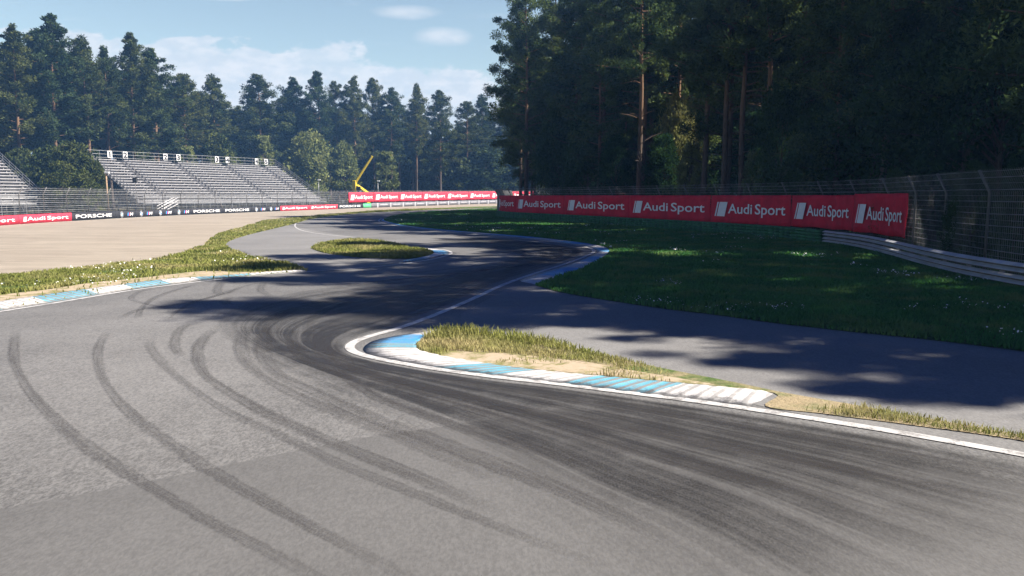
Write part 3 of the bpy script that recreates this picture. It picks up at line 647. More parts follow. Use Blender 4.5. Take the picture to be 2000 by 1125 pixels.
# ------------------------------------------------------------------ long barrier with boards (beyond the gravel)
b = MB(); S = np.arange(0, wallP.L, 2.0)
prof = [(-.34, 0), (-.34, .12), (-.10, .30), (-.06, .86), (.10, .86), (.14, .30), (.34, .12), (.34, 0)]
V = np.stack([on_wall(wallP, S, np.full(len(S), z), np.full(len(S), o)) for o, z in prof], 1).reshape(-1, 3); K = len(prof)
me = np_mesh('concrete_barrier', V, [(i * K + j, i * K + (j + 1) % K, (i + 1) * K + (j + 1) % K, (i + 1) * K + j) for i in range(len(S) - 1) for j in range(K)], [M['concrete']])
obj('concrete_barrier', me, label='long low concrete barrier beyond the gravel trap', cat='barrier')
W_ = lambda px: wallP.s_of_px(px)
OFF = .36
def board(x0, x1, kind, label, group):
    s0, s1 = W_(x0), W_(x1); zt = .90
    o = panel(wallP, s0 + .02, s1 - .02, .04, zt, OFF, M[{'a': 'red_board', 'g': 'green_board'}.get(kind[0], 'black_board')], 'advertising_board', .04, nz=2, label=label, cat='advertising board', group=group)
    L = s1 - s0
    if kind == 'a': audi(wallP, s0, s1, .04, zt, OFF + .012, o, .86, .40)
    if kind == 'p': letter(wallP, 'PORSCHE', s0 + L * .08, L * .82, .30, .36, OFF + .012, M['print_white'], o)
    if kind == 'b': roundel(wallP, s0 + L * .30, .47, .34, OFF + .012, o); mstripes(wallP, s0 + L * .58, .47, L * .27, .36, OFF + .012, o)
    return o
AG, PG, BG = 'red boards on the long barrier', 'black lettered boards on the long barrier', 'black emblem boards on the long barrier'
board(-100, 26, 'a', 'red lettered board cut off by the edge of the view, on the barrier', AG)
board(26, 131, 'a', 'large red lettered board beside the first black board on the barrier', AG)
board(131, 218, 'p', 'widest black lettered board, next to the large red board', PG)
for i, (a_, b_) in enumerate([(218, 257), (257, 295), (295, 333), (333, 367)]):
    board(a_, b_, 'b', ['first round-emblem board beside the widest black lettered board', 'second round-emblem board from the widest lettered board', 'third round-emblem board from the widest lettered board', 'fourth round-emblem board, next to two black lettered boards'][i], BG)
board(367, 430, 'p', 'black lettered board just after the row of four round emblems', PG)
board(430, 487, 'p', 'black lettered board between another lettered board and two round emblems', PG)
board(487, 517, 'b', 'round-emblem board of the pair, next to the black lettered boards', BG)
board(517, 543, 'b', 'round-emblem board of the pair, next to the small red boards', BG)
board(543, 600, 'a', 'small red lettered board next to the pair of round emblems', AG)
board(600, 656, 'a', 'small red lettered board before the last black lettered board', AG)
board(656, 706, 'p', 'last black lettered board, beside the green board', PG)
board(706, 722, 'g', 'plain green board at the end of the lettered boards', 'green board')
# dark slotted boarding farther on
s0, s1 = W_(722), wallP.L
o = panel(wallP, s0, s1, .04, .98, OFF, M['grey_board'], 'trackside_boarding', .05, nz=2, label='long dark grey boarding with pale seams under the far red banners', cat='boarding')
bb = MB()
for s in np.arange(s0 + 2, s1 - 2, 4.5):
    q = on_wall(wallP, np.array([s, s + .35, s + .35, s]), np.array([.05, .05, .97, .97]), np.full(4, OFF + .012)); bb.add(q, [(0, 1, 2, 3)], 0)
    q = on_wall(wallP, np.array([s + 1.0, s + 3.6, s + 3.6, s + 1.0]), np.array([.5, .5, .66, .66]), np.full(4, OFF + .012)); bb.add(q, [(0, 1, 2, 3)], 0)
bb.build('pale_seam', simple('seam_grey', (.38, .38, .40), .7, 0, .1), o)

# ------------------------------------------------------------------ debris fences
def fence(name, P, s0, s1, off, z0, hgt, step, bend, label, hw=.012, hs=.22, vs=.25, wm='wire'):
    """Posts that kink towards the track at the top, cables and mesh wires between them."""
    root = empty(name, (*P.at((s0 + s1) / 2)[0], 0), label=label, cat='fence'); inv = Vector(root.location)
    S = np.arange(s0, s1 + .01, step); zk = hgt - .75
    def q(s, z):
        k = max(0, z - zk) * bend; v = on_wall(P, np.array([s]), np.array([z]), np.array([off + k]))[0]; return Vector(v) - inv
    for s in S:
        MB().tube([q(s, z0 - .1), q(s, zk), q(s, hgt)], .05, 6).build('post', M['post'], root, smooth=True)
    b = MB(); qs = np.arange(s0, s1 + .01, min(step / 2, 2.0)); zs = list(np.arange(z0 + .1, hgt + .01, hs))
    for i, z in enumerate(zs):
        r = hw * (1.7 if i % 2 == 0 else .8)
        b.tube([q(s, z + random.uniform(-.012, .012)) for s in qs], r, 3, caps=False)
    b.build('cable', M[wm], root)
    b = MB()
    for s in np.arange(s0, s1, vs): b.tube([q(s + random.uniform(-.03, .03), z0 + .05), q(s, zk), q(s, hgt)], hw * .55, 3, caps=False)
    b.build('wire_mesh', M[wm], root); return root
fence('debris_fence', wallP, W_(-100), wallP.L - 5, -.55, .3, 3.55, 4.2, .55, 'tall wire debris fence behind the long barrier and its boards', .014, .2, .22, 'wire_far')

# far red banners on that fence
x_edges = [684, 733, 782, 828, 874, 918, 961, 1003, 1044]
for i, (a_, b_) in enumerate(zip(x_edges, x_edges[1:])):
    s0, s1 = W_(a_), W_(b_)
    lab = ['far red banner at the corner by the green board', 'second far red banner from the green board', 'third far red banner from the green board', 'fourth far red banner from the green board', 'fifth far red banner from the green board', 'sixth far red banner from the green board', 'far red banner partly hidden behind the end of the near fence', 'far red banner behind the corner posts of the near fence'][i]
    o = panel(wallP, s0, s1 - .06, 1.15, 3.15, -.38, M['red_board'], 'banner', .02, .03, 50 + i, label=lab, cat='banner', group='far red banners')
    audi(wallP, s0, s1, 1.15, 3.15, -.38 + .06, o, .88, .34)

# ------------------------------------------------------------------ near fence, tyre wall, guardrail, near banners
tyre_px = [(972, 424), (1000, 427), (1100, 433.5), (1230, 442.5), (1365, 452.5), (1500, 463.5), (1604, 475)]
rail_px = [(1611, 476), (1680, 487), (1740, 502), (1804, 521), (1873, 539), (1953, 556), (2000, 565), (2150, 592), (2400, 632)]
tyreP = Path(curve(G(*tyre_px), 12)); railP = Path(curve(G(*rail_px), 12))
all_ = np.vstack([[(1.0, 190), (-1.4, 140), (-2.3, 112)], tyreP.offset(.75).p, railP.offset(.75).p[6:]])
nearP = Path(curve([all_[0], all_[1], all_[2]] + [tuple(p) for p in all_[3::9]], 6))
fence('debris_fence', nearP, 20, nearP.L - 1, -.15, 0, 3.55, 4.0, .5, 'tall wire debris fence under the dark trees, with big red banners', .009, .2, .12)
nb = [976, 1009, 1104, 1231, 1391, 1549, 1671, 1776]
labs = ['end panel of the near red banners, turning away at the fence corner', 'red banner beside the end panel at the fence corner', 'red banner third from the fence corner', 'middle red banner, fourth from the fence corner', 'red banner fifth from the fence corner', 'red banner above the start of the steel guardrail', 'last red banner, its edge beside the open wire fence']
N_ = lambda px: nearP.s_of_px(px, True)
print('NEAR', [round(float(N_(q)), 2) for q in nb], nearP.L)
for i in range(7):
    s0, s1 = N_(nb[i]), N_(nb[i + 1]); z0 = .72 if i < 5 else .80
    o = panel(nearP, s0, s1 - .04, z0, 2.72 + (.08 if i == 6 else 0), .07, M['red_cloth'], 'banner', .015, .05, i, nz=8, label=labs[i], cat='banner', group='red banners on the near fence')
    audi(nearP, s0, s1, z0, 2.72, .07 + .07, o, .88, .33)
# tyre wall: stacks of green painted tyres
root = empty('tyre_barrier', (*tyreP.at(tyreP.L / 2)[0], 0), label='row of dark green tyre stacks under the red banners', cat='tyre barrier')
b = MB(); k = 14; rows = []
for i in range(4):
    z = i * .185
    for r, dz_ in ((.24, .0), (.31, .035), (.325, .09), (.31, .15), (.24, .183)): rows.append((r, z + dz_))
V = [(r * math.cos(2 * math.pi * j / k), r * math.sin(2 * math.pi * j / k), z) for r, z in rows for j in range(k)]
Fc = [(i * k + j, i * k + (j + 1) % k, (i + 1) * k + (j + 1) % k, (i + 1) * k + j) for i in range(len(rows) - 1) for j in range(k)] + [tuple(range((len(rows) - 1) * k, len(rows) * k))]
stack = np_mesh('tyre_stack', V, Fc, [M['tyre_green']], smooth=False)
ns = int(tyreP.L / .66); 
for s in np.linspace(.3, tyreP.L - .35, min(ns, 98)):
    o = obj('tyre_stack', stack, root); p = tyreP.at(s)[0]; o.location = (p[0] - root.location.x, p[1] - root.location.y, .04); o.rotation_euler = (0, 0, random.uniform(0, 6))
# steel guardrail
root = empty('guardrail', (*railP.at(railP.L / 2)[0], 0), label='pale steel guardrail curving beside the shaded lawn', cat='guardrail'); inv = np.array(root.location)
S = np.arange(0, railP.L, .5)
for zb in (.08, .44):
    pr = [(.0, 0), (.0, .05), (.15, .055), (.165, .07), (.15, .085), (.0, .15), (.0, .21), (.15, .215), (.165, .23), (.15, .245), (.0, .31), (.0, .32)]
    Vv = np.stack([on_wall(railP, S, np.full(len(S), zb + z), np.full(len(S), o_ + .02)) for o_, z in pr], 1).reshape(-1, 3) - inv; K = len(pr)
    Vb = np.stack([on_wall(railP, S, np.full(len(S), zb + z), np.full(len(S), o_ + .012)) for o_, z in pr], 1).reshape(-1, 3) - inv; n0 = len(Vv)
    Fc = [(i * K + j, (i + 1) * K + j, (i + 1) * K + j + 1, i * K + j + 1) for i in range(len(S) - 1) for j in range(K - 1)]
    RM = [1 if j in (0, 5, 10) else 0 for i in range(len(S) - 1) for j in range(K - 1)] * 2; Fc += [tuple(n0 + q for q in f[::-1]) for f in Fc]  # recess faces take the dark tone so the ridges stand out as lit
    obj('rail_beam', np_mesh('rail_beam', np.vstack([Vv, Vb]), Fc, [M['rail_steel'], M['rail_shade']], False, RM), root)
for s in np.arange(.3, railP.L, 2.0):
    p = on_wall(railP, np.array([s]), np.array([.34]), np.array([-.06]))[0] - inv; MB().box(p, (.1, .1, .8)).build('post', M['metal'], root)

# ------------------------------------------------------------------ grandstands
DX = Vector((.503, .864, 0)); RZ = math.atan2(.864, .503)
def grandstand(orig, L, aisles, signs, label, run=.8, rise=.44, N=15, z0=2.0):
    root = empty('grandstand', orig, RZ, label=label, cat='grandstand'); D = N * run; zt = z0 + N * rise
    edges = [0] + sum([[a - .6, a + .6] for a in aisles], []) + [L]
    segs = [(edges[i], edges[i + 1]) for i in range(0, len(edges), 2)]
    fl = MB()
    for i in range(N):      # stepped deck
        fl.box((L / 2, (i + .5) * run, z0 + i * rise - .03), (L, run - .004, .06)); fl.box((L / 2, i * run - .02, z0 + (i - .5) * rise), (L, .03, rise - .08))
    fl.build('stepped_deck', M['riser'], root)
    for i in range(N):
        bn = MB()
        for a, c in segs:
            bn.box(((a + c) / 2, i * run + .30, z0 + i * rise + .34), (c - a - .06, .46, .07)); bn.box(((a + c) / 2, i * run + .50, z0 + i * rise + .20), (c - a - .06, .03, .2))
            for u in np.arange(a + .3, c - .2, 3.2): bn.box((u, i * run + .34, z0 + i * rise + .15), (.05, .26, .30))
        bn.build('bench_row', M['alu'], root)
    for a in aisles:
        st = MB()
        for i in range(N * 2): st.box((a, (i + .5) * run / 2, z0 + i * rise / 2 + .02), (1.1, run / 2 - .06, .05))
        st.build('aisle_stairs', M['alu_dark'], root)
        hr = MB(); hr.tube([(a + .55, .2, z0 + 1.0), (a + .55, D - .2, zt + .9)], .035)
        for i in range(0, N, 3): hr.tube([(a + .55, (i + .4) * run, z0 + i * rise), (a + .55, (i + .4) * run, z0 + i * rise + 1.05)], .03)
        hr.build('handrail', M['metal'], root)
    rl = MB()
    for z in (.0, .55, 1.1): rl.tube([(0, D + .1, zt + z + .25), (L, D + .1, zt + z + .25)], .022)
    for u in np.arange(0, L + .01, L / round(L / 2)): rl.tube([(u, D + .1, zt - .4), (u, D + .1, zt + 1.35)], .03)
    rl.build('back_railing', M['metal'], root)
    for u in (0, L):
        er = MB()
        for z in (.35, .75, 1.15): er.tube([(u, 0, z0 + z), (u, D + .1, zt + z + .1)], .035)
        for i in range(0, N + 1, 2): er.tube([(u, i * run, z0 + i * rise - .3), (u, i * run, z0 + i * rise + 1.2)], .035)
        er.build('end_railing', M['metal'], root)
    fr = MB()
    for u in np.arange(0, L + .01, L / round(L / 3)):
        for i in range(0, N + 1, 3): fr.tube([(u, i * run + .05, 0), (u, i * run + .05, z0 + i * rise - .1)], .06)
        fr.tube([(u, 0, z0 - .15), (u, D, zt - .15)], .08); fr.tube([(u, 0, .2), (u, D * .5, z0 + N / 2 * rise - .4)], .04); fr.tube([(u, D * .4, .2), (u, D, zt - .4)], .04)
    fr.build('support_frame', M['alu_dark'], root)
    ft = MB(); ft.box((L / 2, -.75, z0 - .55), (L, 1.4, .08))
    for z in (.1, .5, 1.0): ft.tube([(0, -1.42, z0 - .5 + z), (L, -1.42, z0 - .5 + z)], .04)
    for u in np.arange(0, L + .01, L / round(L / 1.5)): ft.tube([(u, -1.42, 0), (u, -1.42, z0 + .5)], .04)
    ft.build('front_walkway', M['metal'], root)
    sp = MB()
    for i in range(9):
        sp.box((5.0 - i * .32, -2.0, z0 - .6 - i * .16), (.3, 1.1, .05))
    for y in (-2.55, -1.5):
        for z in (.0, .5, .95): sp.tube([(5.2, y, z0 - .55 + z), (2.2, y, .15 + z)], .045)
    sp.build('access_stairs', M['alu'], root)
    for u, d in signs:
        p = MB().box((u, D - .02, zt + .78), (.78, .05, 1.1)).build('number_sign', M['white_paint'], root)
        V, Fc = text2d(d, 0, .05); V = V * .8; V = V - [(V[:, 0].max() + V[:, 0].min()) / 2, .4]; V[:, 0] *= 1.1
        obj('numeral', np_mesh('numeral', np.c_[u + V[:, 0], np.full(len(V), D - .075), zt + .78 + V[:, 1]], Fc, [M['print_black']]), p)
    return root
fl0 = Vector((-67.5, 124, 0)) + 12 * Vector((.864, -.503, 0))
grandstand(fl0, 39, (4.9, 15.1, 25.8, 34.9), [(3.6, '1'), (6.3, '2'), (13.8, '2'), (16.4, '3'), (24.6, '3'), (27.0, '4'), (34.0, '4'), (36.4, '5')], 'open grandstand with white number signs along its top rail')
grandstand(fl0 - DX * (14 + 26), 26, (6, 18), [], 'open grandstand cut off by the edge of the view, without signs')

# ------------------------------------------------------------------ crane, poles
p = at(693, 372, 172); root = empty('boom_crane', (p[0], p[1], float(H(172))), R(-8), label='yellow boom crane raised behind the far banners', cat='crane')
base = MB().box((0.9, 0, 1.1), (4.6, 2.2, .8)).box((2.4, 0, 1.9), (1.3, 1.9, 1.0)); base.build('carrier', M['yellow'], root, bevel=.06)
for sx_ in (-.7, 2.4):
    for sy in (-1.05, 1.05):
        wv = MB(); wv.tube([(sx_, sy - .2, .5), (sx_, sy + .2, .5)], .5, 16); wv.build('wheel', M['dark'], root)
MB().box((0, 0, 3.6), (.8, .9, 4.2)).build('mast', M['yellow'], root, bevel=.08)
MB().box((1.0, 0, 3.9), (.9, .8, .9)).build('winch', M['dark'], root, bevel=.08)
bm_ = MB(); bm_.tube([(.1, 0, 5.2), (4.2, 0, 11.0)], [.36, .26], 4); bm_.build('boom', M['yellow'], root)
bm_ = MB(); bm_.tube([(.6, 0, 4.6), (3.6, 0, 2.4)], [.3, .42], 4); bm_.build('stabiliser', M['yellow'], root)
def pole(px, ytop, depth, r, m, label, head=None):
    x, y, z = at(px, ytop, depth); zb = float(H(depth)); rt = empty('lamp_post', (x, y, zb), label=label, cat='lamp post')
    MB().tube([(0, 0, 0), (0, 0, z - zb)], [r, r * .7], 8).build('shaft', m, rt, smooth=True)
    if head == 'box': MB().box((0, 0, z - zb - .8), (.5, .4, .6)).build('speaker_box', M['dark'], rt); MB().tube([(0, 0, z - zb), (.5, 0, z - zb + .25), (1.1, 0, z - zb + .3)], .04).build('bracket', m, rt)
    else: MB().box((.12, 0, z - zb + .05), (.6, .3, .22)).build('lamp_head', M['white_paint'], rt, bevel=.03)
pole(207, 338, 96, .12, M['lamp'], 'brown wooden lamp post between the two grandstands')
pole(263, 340, 104, .05, M['post'], 'thin dark post with a box in front of the grandstand', 'box')
pole(622, 352, 165, .07, M['metal'], 'slim lamp post at the far end of the grandstand')
pole(738, 354, 175, .07, M['metal'], 'slim lamp post beside the yellow crane')

# ------------------------------------------------------------------ trees
def cards(C, Rr, n, size, rg, up=.25, flat=1.0, asp=.45):
    """n leaf sprigs in each clump: positions in a ball round C, random quads. Returns vertices (N,4,3) and a tint per card."""
    k = len(C); d = rg.normal(size=(k, n, 3)); d /= np.linalg.norm(d, axis=2)[:, :, None]; rad = rg.random((k, n, 1)) ** .45
    P = C[:, None, :] + d * rad * Rr[:, None, None] * np.array([1, 1, flat]); P = P.reshape(-1, 3); N = len(P)
    a = d.reshape(-1, 3) * .8 + rg.normal(size=(N, 3)) * .6; a[:, 2] += up; a /= np.linalg.norm(a, axis=1)[:, None]
    b = np.cross(a, rg.normal(size=(N, 3))); b /= np.linalg.norm(b, axis=1)[:, None] + 1e-9
    s = size * rg.uniform(.6, 1.3, (N, 1)); a = a * s; b = b * s * asp
    V = np.stack([P - a * .5, P + b * .5, P + a * .6, P - b * .5], 1)
    tint = np.clip(np.repeat(rg.random(k), n) * .6 + rg.random(N) * .4, 0, 1); return V, tint
def crown_mesh(name, V, tint, m):
    N = len(V); me = np_mesh(name, V.reshape(-1, 3), np.arange(N * 4).reshape(N, 4), [m]); a = me.attributes.new('tint', 'FLOAT', 'POINT')
    a.data.foreach_set('value', np.repeat(tint, 4).astype(np.float32)); return me
def trunk_tube(b, h, r, rg, lean=.02, k=9):
    z = np.linspace(0, h, 10); wx = np.cumsum(rg.normal(0, lean, 10)) * h / 10; wy = np.cumsum(rg.normal(0, lean, 10)) * h / 10; wx -= wx[0]; wy -= wy[0]
    rr = r * (1 - .82 * (z / h)) + r * .35 * np.exp(-z * 1.6); pts = np.c_[wx, wy, z]; b.tube(pts, list(rr), k); return lambda q: np.array([np.interp(q, z, wx), np.interp(q, z, wy), q])
def pine(seed, h=28, cb=.36, Rm=4.0, nb=64, leafs=70, size=.42, r=.30, m='needle', top=.5, dead=9):
    rg = np.random.default_rng(seed); tb = MB(); ax = trunk_tube(tb, h * .97, r, rg); C = []; Rr = []
    for i in range(nb):
        q = (i + rg.random()) / nb; z = h * (cb + (1 - cb) * q ** .92); prof = (math.sin(math.pi * min(1, (q * .9 + .12)) ** .8) ** .7) * (1 - .35 * q) + .10
        ln = Rm * prof * rg.choice([rg.uniform(.3, .7), rg.uniform(.75, 1.3)], p=[.3, .7]); a = i * 2.4 + rg.normal(0, .5); o = ax(z); up = rg.uniform(-.05, .35) + .5 * q
        e = o + np.array([math.cos(a) * ln, math.sin(a) * ln, ln * up]); mid = (o + e) / 2 + [0, 0, -.04 * ln]
        tb.tube([o, mid, e], [.075 * (1 - q * .6), .05 * (1 - q * .6), .02], 4, caps=False)
        nc = 2 + int(ln / 1.0)
        for j in range(nc):
            f = .35 + .68 * (j + rg.random() * .6) / nc; c = o + (e - o) * f + rg.normal(0, .22, 3); C.append(c); Rr.append(rg.uniform(.42, .98) * (.75 + .25 * Rm / 4) * (1.0 if q < .85 else .75))
    for i in range(5): C.append(ax(h * .97) + [rg.normal(0, .35), rg.normal(0, .35), -i * .45]); Rr.append(.5)
    for i in range(dead):
        z = h * cb * rg.uniform(.35, 1.02); o = ax(z); a = rg.uniform(0, 6.28); ln = rg.uniform(.6, 2.2); e = o + [math.cos(a) * ln, math.sin(a) * ln, ln * rg.uniform(-.1, .5)]; tb.tube([o, (o + e) / 2 + [0, 0, .1], e], [.045, .03, .012], 4, caps=False)
    V, ti = cards(np.array(C), np.array(Rr), leafs, size, rg, .3, .82, .36)
    return np_mesh('trunk', tb.v, tb.f, [M['bark']], smooth=True), crown_mesh('crown', V, ti, M[m])
def broad(seed, h=9, wd=6, ncl=90, leafs=80, size=.34, m='leaf', base=.12, r=.16):
    rg = np.random.default_rng(seed); tb = MB(); ax = trunk_tube(tb, h * .8, r, rg, .03, 7); C = []; Rr = []
    lob = [(rg.uniform(0, 6.28), rg.uniform(.25, .95), rg.uniform(.7, 1.15)) for _ in range(9)]
    for i in range(ncl):
        q = rg.random() ** .8; a = rg.uniform(0, 6.28); z = h * (base + (1 - base) * q); pr = math.sin(math.pi * (.18 + .80 * q)) ** .6
        l = 1 + .28 * sum(s_ * math.cos(a - a0) * math.exp(-((q - q0) / .25) ** 2) for a0, q0, s_ in lob) / 2
        rad = wd / 2 * pr * l * rg.uniform(.55, 1.0); c = np.array([math.cos(a) * rad, math.sin(a) * rad, z]); C.append(c); Rr.append(rg.uniform(.10, .19) * min(wd, h))
        if i % 5 == 0: o = ax(min(z * .6, h * .7)); tb.tube([o, (o + c) / 2, c], [.06, .04, .015], 4, caps=False)
    V, ti = cards(np.array(C), np.array(Rr), leafs, size, rg, .25, .85, .6)
    return np_mesh('trunk', tb.v, tb.f, [M['bark']], smooth=True), crown_mesh('crown', V, ti, M[m])
PROTO = {}
for i in range(7): PROTO['pine', i] = pine(100 + i, 28, [.36, .42, .30, .45, .34, .27, .5][i], [3.9, 3.5, 4.4, 3.7, 4.1, 3.4, 4.4][i], [66, 58, 70, 50, 64, 74, 46][i], 95, .36)
for i in range(4): PROTO['nearpine', i] = pine(200 + i, 28, [.20, .38, .46, .26][i], [4.6, 4.2, 4.4, 5.0][i], [70, 62, 60, 72][i], 150, .27, .27, 'needle_near', dead=16)
for i in range(3): PROTO['bush', i] = broad(300 + i, 9, [6.5, 5, 4][i], [110, 90, 80][i])
for i in range(2): PROTO['young', i] = broad(320 + i, 9, 5.5, 110, 80, .36, 'needle')
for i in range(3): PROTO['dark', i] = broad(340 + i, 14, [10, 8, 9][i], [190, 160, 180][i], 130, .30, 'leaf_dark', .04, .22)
def tree(kind, i, x, y, h, rz, label, group, wide=1.0, name='pine_tree', cat='tree'):
    t_, c_ = PROTO[kind, i]; hp = {'pine': 28, 'nearpine': 28, 'bush': 9, 'young': 9, 'dark': 14}[kind]; s = h / hp
    rt = empty(name, (x, y, float(H(y))), rz, label=label, cat=cat, group=group); rt.scale = (s * wide, s * wide, s)
    obj('trunk', t_, rt); obj('crown', c_, rt); return rt
def skyline(px, ytop, depth): x, y, z = at(px, ytop, depth); return x, y, z - float(H(depth))
GL = 'pines behind the grandstands'
names = ['tall pine at the edge of the view, behind the cut-off grandstand', 'tallest pine of the row, behind the cut-off grandstand', 'pine behind the bushes between the grandstands', 'narrow pale-stemmed pine above the start of the long stand', 'tall pointed pine behind sign 2 of the grandstand', 'broad pine behind the first block of the grandstand', 'low pine behind the second block of the grandstand', 'round-topped pine behind the third block of the grandstand',
    'broad pine behind the signs at the far end of the grandstand', 'pine just beyond the end of the grandstand', 'tallest pine above the big round bush by the stand end', 'slim pine next to the tallest one by the stand end', 'pine above the yellow crane mast', 'thin sparse pine above the crane tip', 'rounded pine behind the crane', 'narrow pine with a bare lower stem beyond the crane', 'pine beside the large pale bush', 'pine behind the large pale bush', 'pine next after the large pale bush', 'hazy pine by the edge of the dark wood', 'hazy far pine beside the dark wood']
tops = [(20, 57, 128), (88, 30, 132), (160, 78, 138), (202, 95, 142), (247, 68, 146), (297, 100, 150), (356, 147, 165), (415, 152, 172), (502, 150, 184), (574, 156, 190), (624, 142, 190), (656, 163, 196), (690, 153, 196), (727, 155, 206), (762, 176, 204), (812, 169, 208), (858, 181, 214), (912, 200, 226), (941, 190, 232), (982, 225, 246), (1012, 205, 256)]
for i, ((px, yt, d), nm) in enumerate(zip(tops, names)):
    x, y, h = skyline(px, yt, d); tree('pine', [0, 5, 1, 3, 5, 4, 6, 1, 2, 4, 5, 3, 0, 6, 4, 1, 2, 6, 1, 4, 0][i], x, y, h, i * 1.7, nm, GL, 1.2 * [1.0, 1.0, 1.0, .8, .95, 1.1, 1.1, 1.05, 1.25, 1.05, .95, .8, .9, .7, 1.1, .8, 1.05, .95, .95, 1.0, 1.0][i])
# second and third rows, each a little lower in the picture
rg = np.random.default_rng(5)
for row, (dd, drop) in enumerate([(10, 40), (20, 55), (32, 60)]):
    for px in np.arange(-60 + row * 17, 1060, 44):
        k = np.interp(px, [t_[0] for t_ in tops], [t_[1] for t_ in tops]); d = np.interp(px, [t_[0] for t_ in tops], [t_[2] for t_ in tops]) + dd + rg.uniform(-3, 3)
        x, y, h = skyline(px + rg.uniform(-12, 12), k + drop + rg.uniform(-18, 30), d)
        tree('pine', int(rg.integers(7)), x, y, h, rg.uniform(0, 6), 'dark pine filling the gaps behind the front row of pines', 'pines filling the back of the wood', rg.uniform(1.3, 1.6))
GB = 'pale bushes in front of the pines'
for px, yt, d, wpx, k, i, lab in [(600, 263, 172, 92, 'bush', 0, 'large round green bush beyond the end of the grandstand'), (672, 282, 178, 56, 'bush', 1, 'brownish bush beside the yellow crane mast'), (512, 268, 170, 44, 'bush', 2, 'small pale bush above the far end of the grandstand'), (752, 298, 180, 46, 'bush', 2, 'grey-green bush under the crane tip'),
    (845, 306, 186, 42, 'bush', 1, 'narrow pale bush beside the large pale bush'), (893, 263, 194, 92, 'bush', 0, 'largest pale green bush above the far banners'), (872, 335, 186, 30, 'bush', 2, 'lowest small bush above the far banners'), (938, 308, 200, 36, 'bush', 1, 'greyish bush just after the large pale bush'), (966, 298, 206, 40, 'bush', 2, 'pale bush by the corner of the near fence'), (990, 335, 200, 30, 'bush', 0, 'dim bush at the edge of the dark wood'),
    (425, 268, 160, 72, 'young', 0, 'dark young tree behind the middle of the grandstand'), (362, 288, 152, 44, 'bush', 2, 'small bush showing above the top rail by sign 3'), (186, 296, 128, 30, 'young', 1, 'young pine at the left corner rail of the signed grandstand'),
    (40, 296, 121, 60, 'young', 0, 'tawny young pine above the cut-off grandstand'), (95, 290, 118, 90, 'young', 1, 'dense young pine beside the cut-off grandstand'), (142, 285, 114, 84, 'young', 0, 'dense dark young pine midway between the grandstands'), (186, 316, 108, 40, 'young', 1, 'low young pine beside the steps of the signed grandstand'), (115, 320, 106, 60, 'young', 0, 'low young pine beside the sloping end rail'), (160, 335, 103, 50, 'young', 1, 'lowest young pine behind the fence between the stands')]:
    if px > 800: d = d * 1.22
    x, y, h = skyline(px, yt, d); wd = {'bush': [6.5, 5, 4], 'young': [5.5, 5.5]}[k][i]; want = wpx * d / F
    tree(k, i, x, y, h, px * .37, lab, GB, want / (wd * h / 9), 'bush' if k == 'bush' else 'young_pine', 'bush' if k == 'bush' else 'tree')
# dark wood behind the near fence
GR = 'tall pines of the dark wood'
near = [(1028, 95, 29, 0, 'outermost pine of the dark wood, reaching towards the sky'), (1085, 98, 31, 3, 'broad dark pine next to the outermost one'), (1130, 90, 30, 1, 'dark pine behind the second red banner'), (1180, 84, 30, 2, 'dim pine behind the third red banner'), (1247, 72, 29, 2, 'pine with a pale sunlit bare stem'), (1268, 84, 30, 1, 'pine close behind the pale-stemmed pine'), (1320, 76, 29, 0, 'dark pine beside the tawny undergrowth'), (1374, 64, 28, 1, 'straight grey-stemmed pine behind the tawny bush'),
    (1412, 62, 28, 2, 'leaning bare-stemmed pine behind the fifth red banner'), (1449, 60, 27, 1, 'straight pine with a sunlit edge to its stem'), (1492, 58, 27, 2, 'pine with a sunlit lower stem, last of the row of stems'), (1560, 62, 29, 3, 'dark pine behind the last red banners'), (1652, 52, 28, 1, 'pine against the bright gap in the leaves'), (1730, 60, 27, 0, 'dark pine deep behind the last red banner'), (1820, 52, 27, 3, 'dark pine deep behind the open wire fence'), (1920, 46, 27, 0, 'dark pine at the edge of the view'), (2030, 40, 27, 3, 'dark pine just outside the view')]
for i, (px, d, h, k, lab) in enumerate(near):
    x, y, _ = at(px, Y0, d); tree('nearpine', k, x, y, h, i * 2.1, lab, GR)
def fence_x(y):
    p = nearP.p; o = np.argsort(p[:, 1]); return float(np.interp(y, p[o, 1], p[o, 0]))
LANES = [(16.3, 74, 4.2), (17.6, 58, 3.4), (20.5, 33, 2.2)]     # gaps added in the wood along the sun's direction to light bushes
rg = np.random.default_rng(77)
cells = []
for y in np.arange(11, 132, 6.6):
    for off in np.arange(5, 62, 6.8):
        yy = y + rg.uniform(-2, 2); xx = fence_x(yy) + off + rg.uniform(-2, 2)
        if not (xx < 33 and 17.2 < yy < 21.5) and (yy > 15 or xx > 34 and yy > 12.5) and not any(abs(yy - (bz - .105 * (xx - bx))) < bw and xx > bx - 1 for bx, bz, bw in LANES): cells.append((xx, yy))
for xx, yy, hh, kk in [(24.2, 15.3, 29, 0), (22.5, 21.5, 28, 1), (27.2, 13.6, 23.5, 2), (35, 12.6, 26, 3)]:
    tree('nearpine', kk, xx, yy, hh, xx, 'tall dark pine of the front row, beyond the edge of the view', 'pines beyond the edge of the view')
tree('nearpine', 2, 33.5, 9.3, 27, 2.0, 'tall thin pine beyond the edge of the view, its shadow streaking the service road', GR, .8)
tree('nearpine', 1, 27.8, 8.0, 21, 1.0, 'lone thin pine beyond the edge of the view, shading the service road', GR, .85)
for i, (xx, yy) in enumerate(cells):
    px = 1000 + F * xx / (yy + .3)
    tree('nearpine', int(rg.integers(4)), xx, yy, rg.uniform(22, 29), rg.uniform(0, 6), 'dark pine deep in the wood behind the near fence', 'pines deep in the dark wood')
GU = 'undergrowth trees of the dark wood'
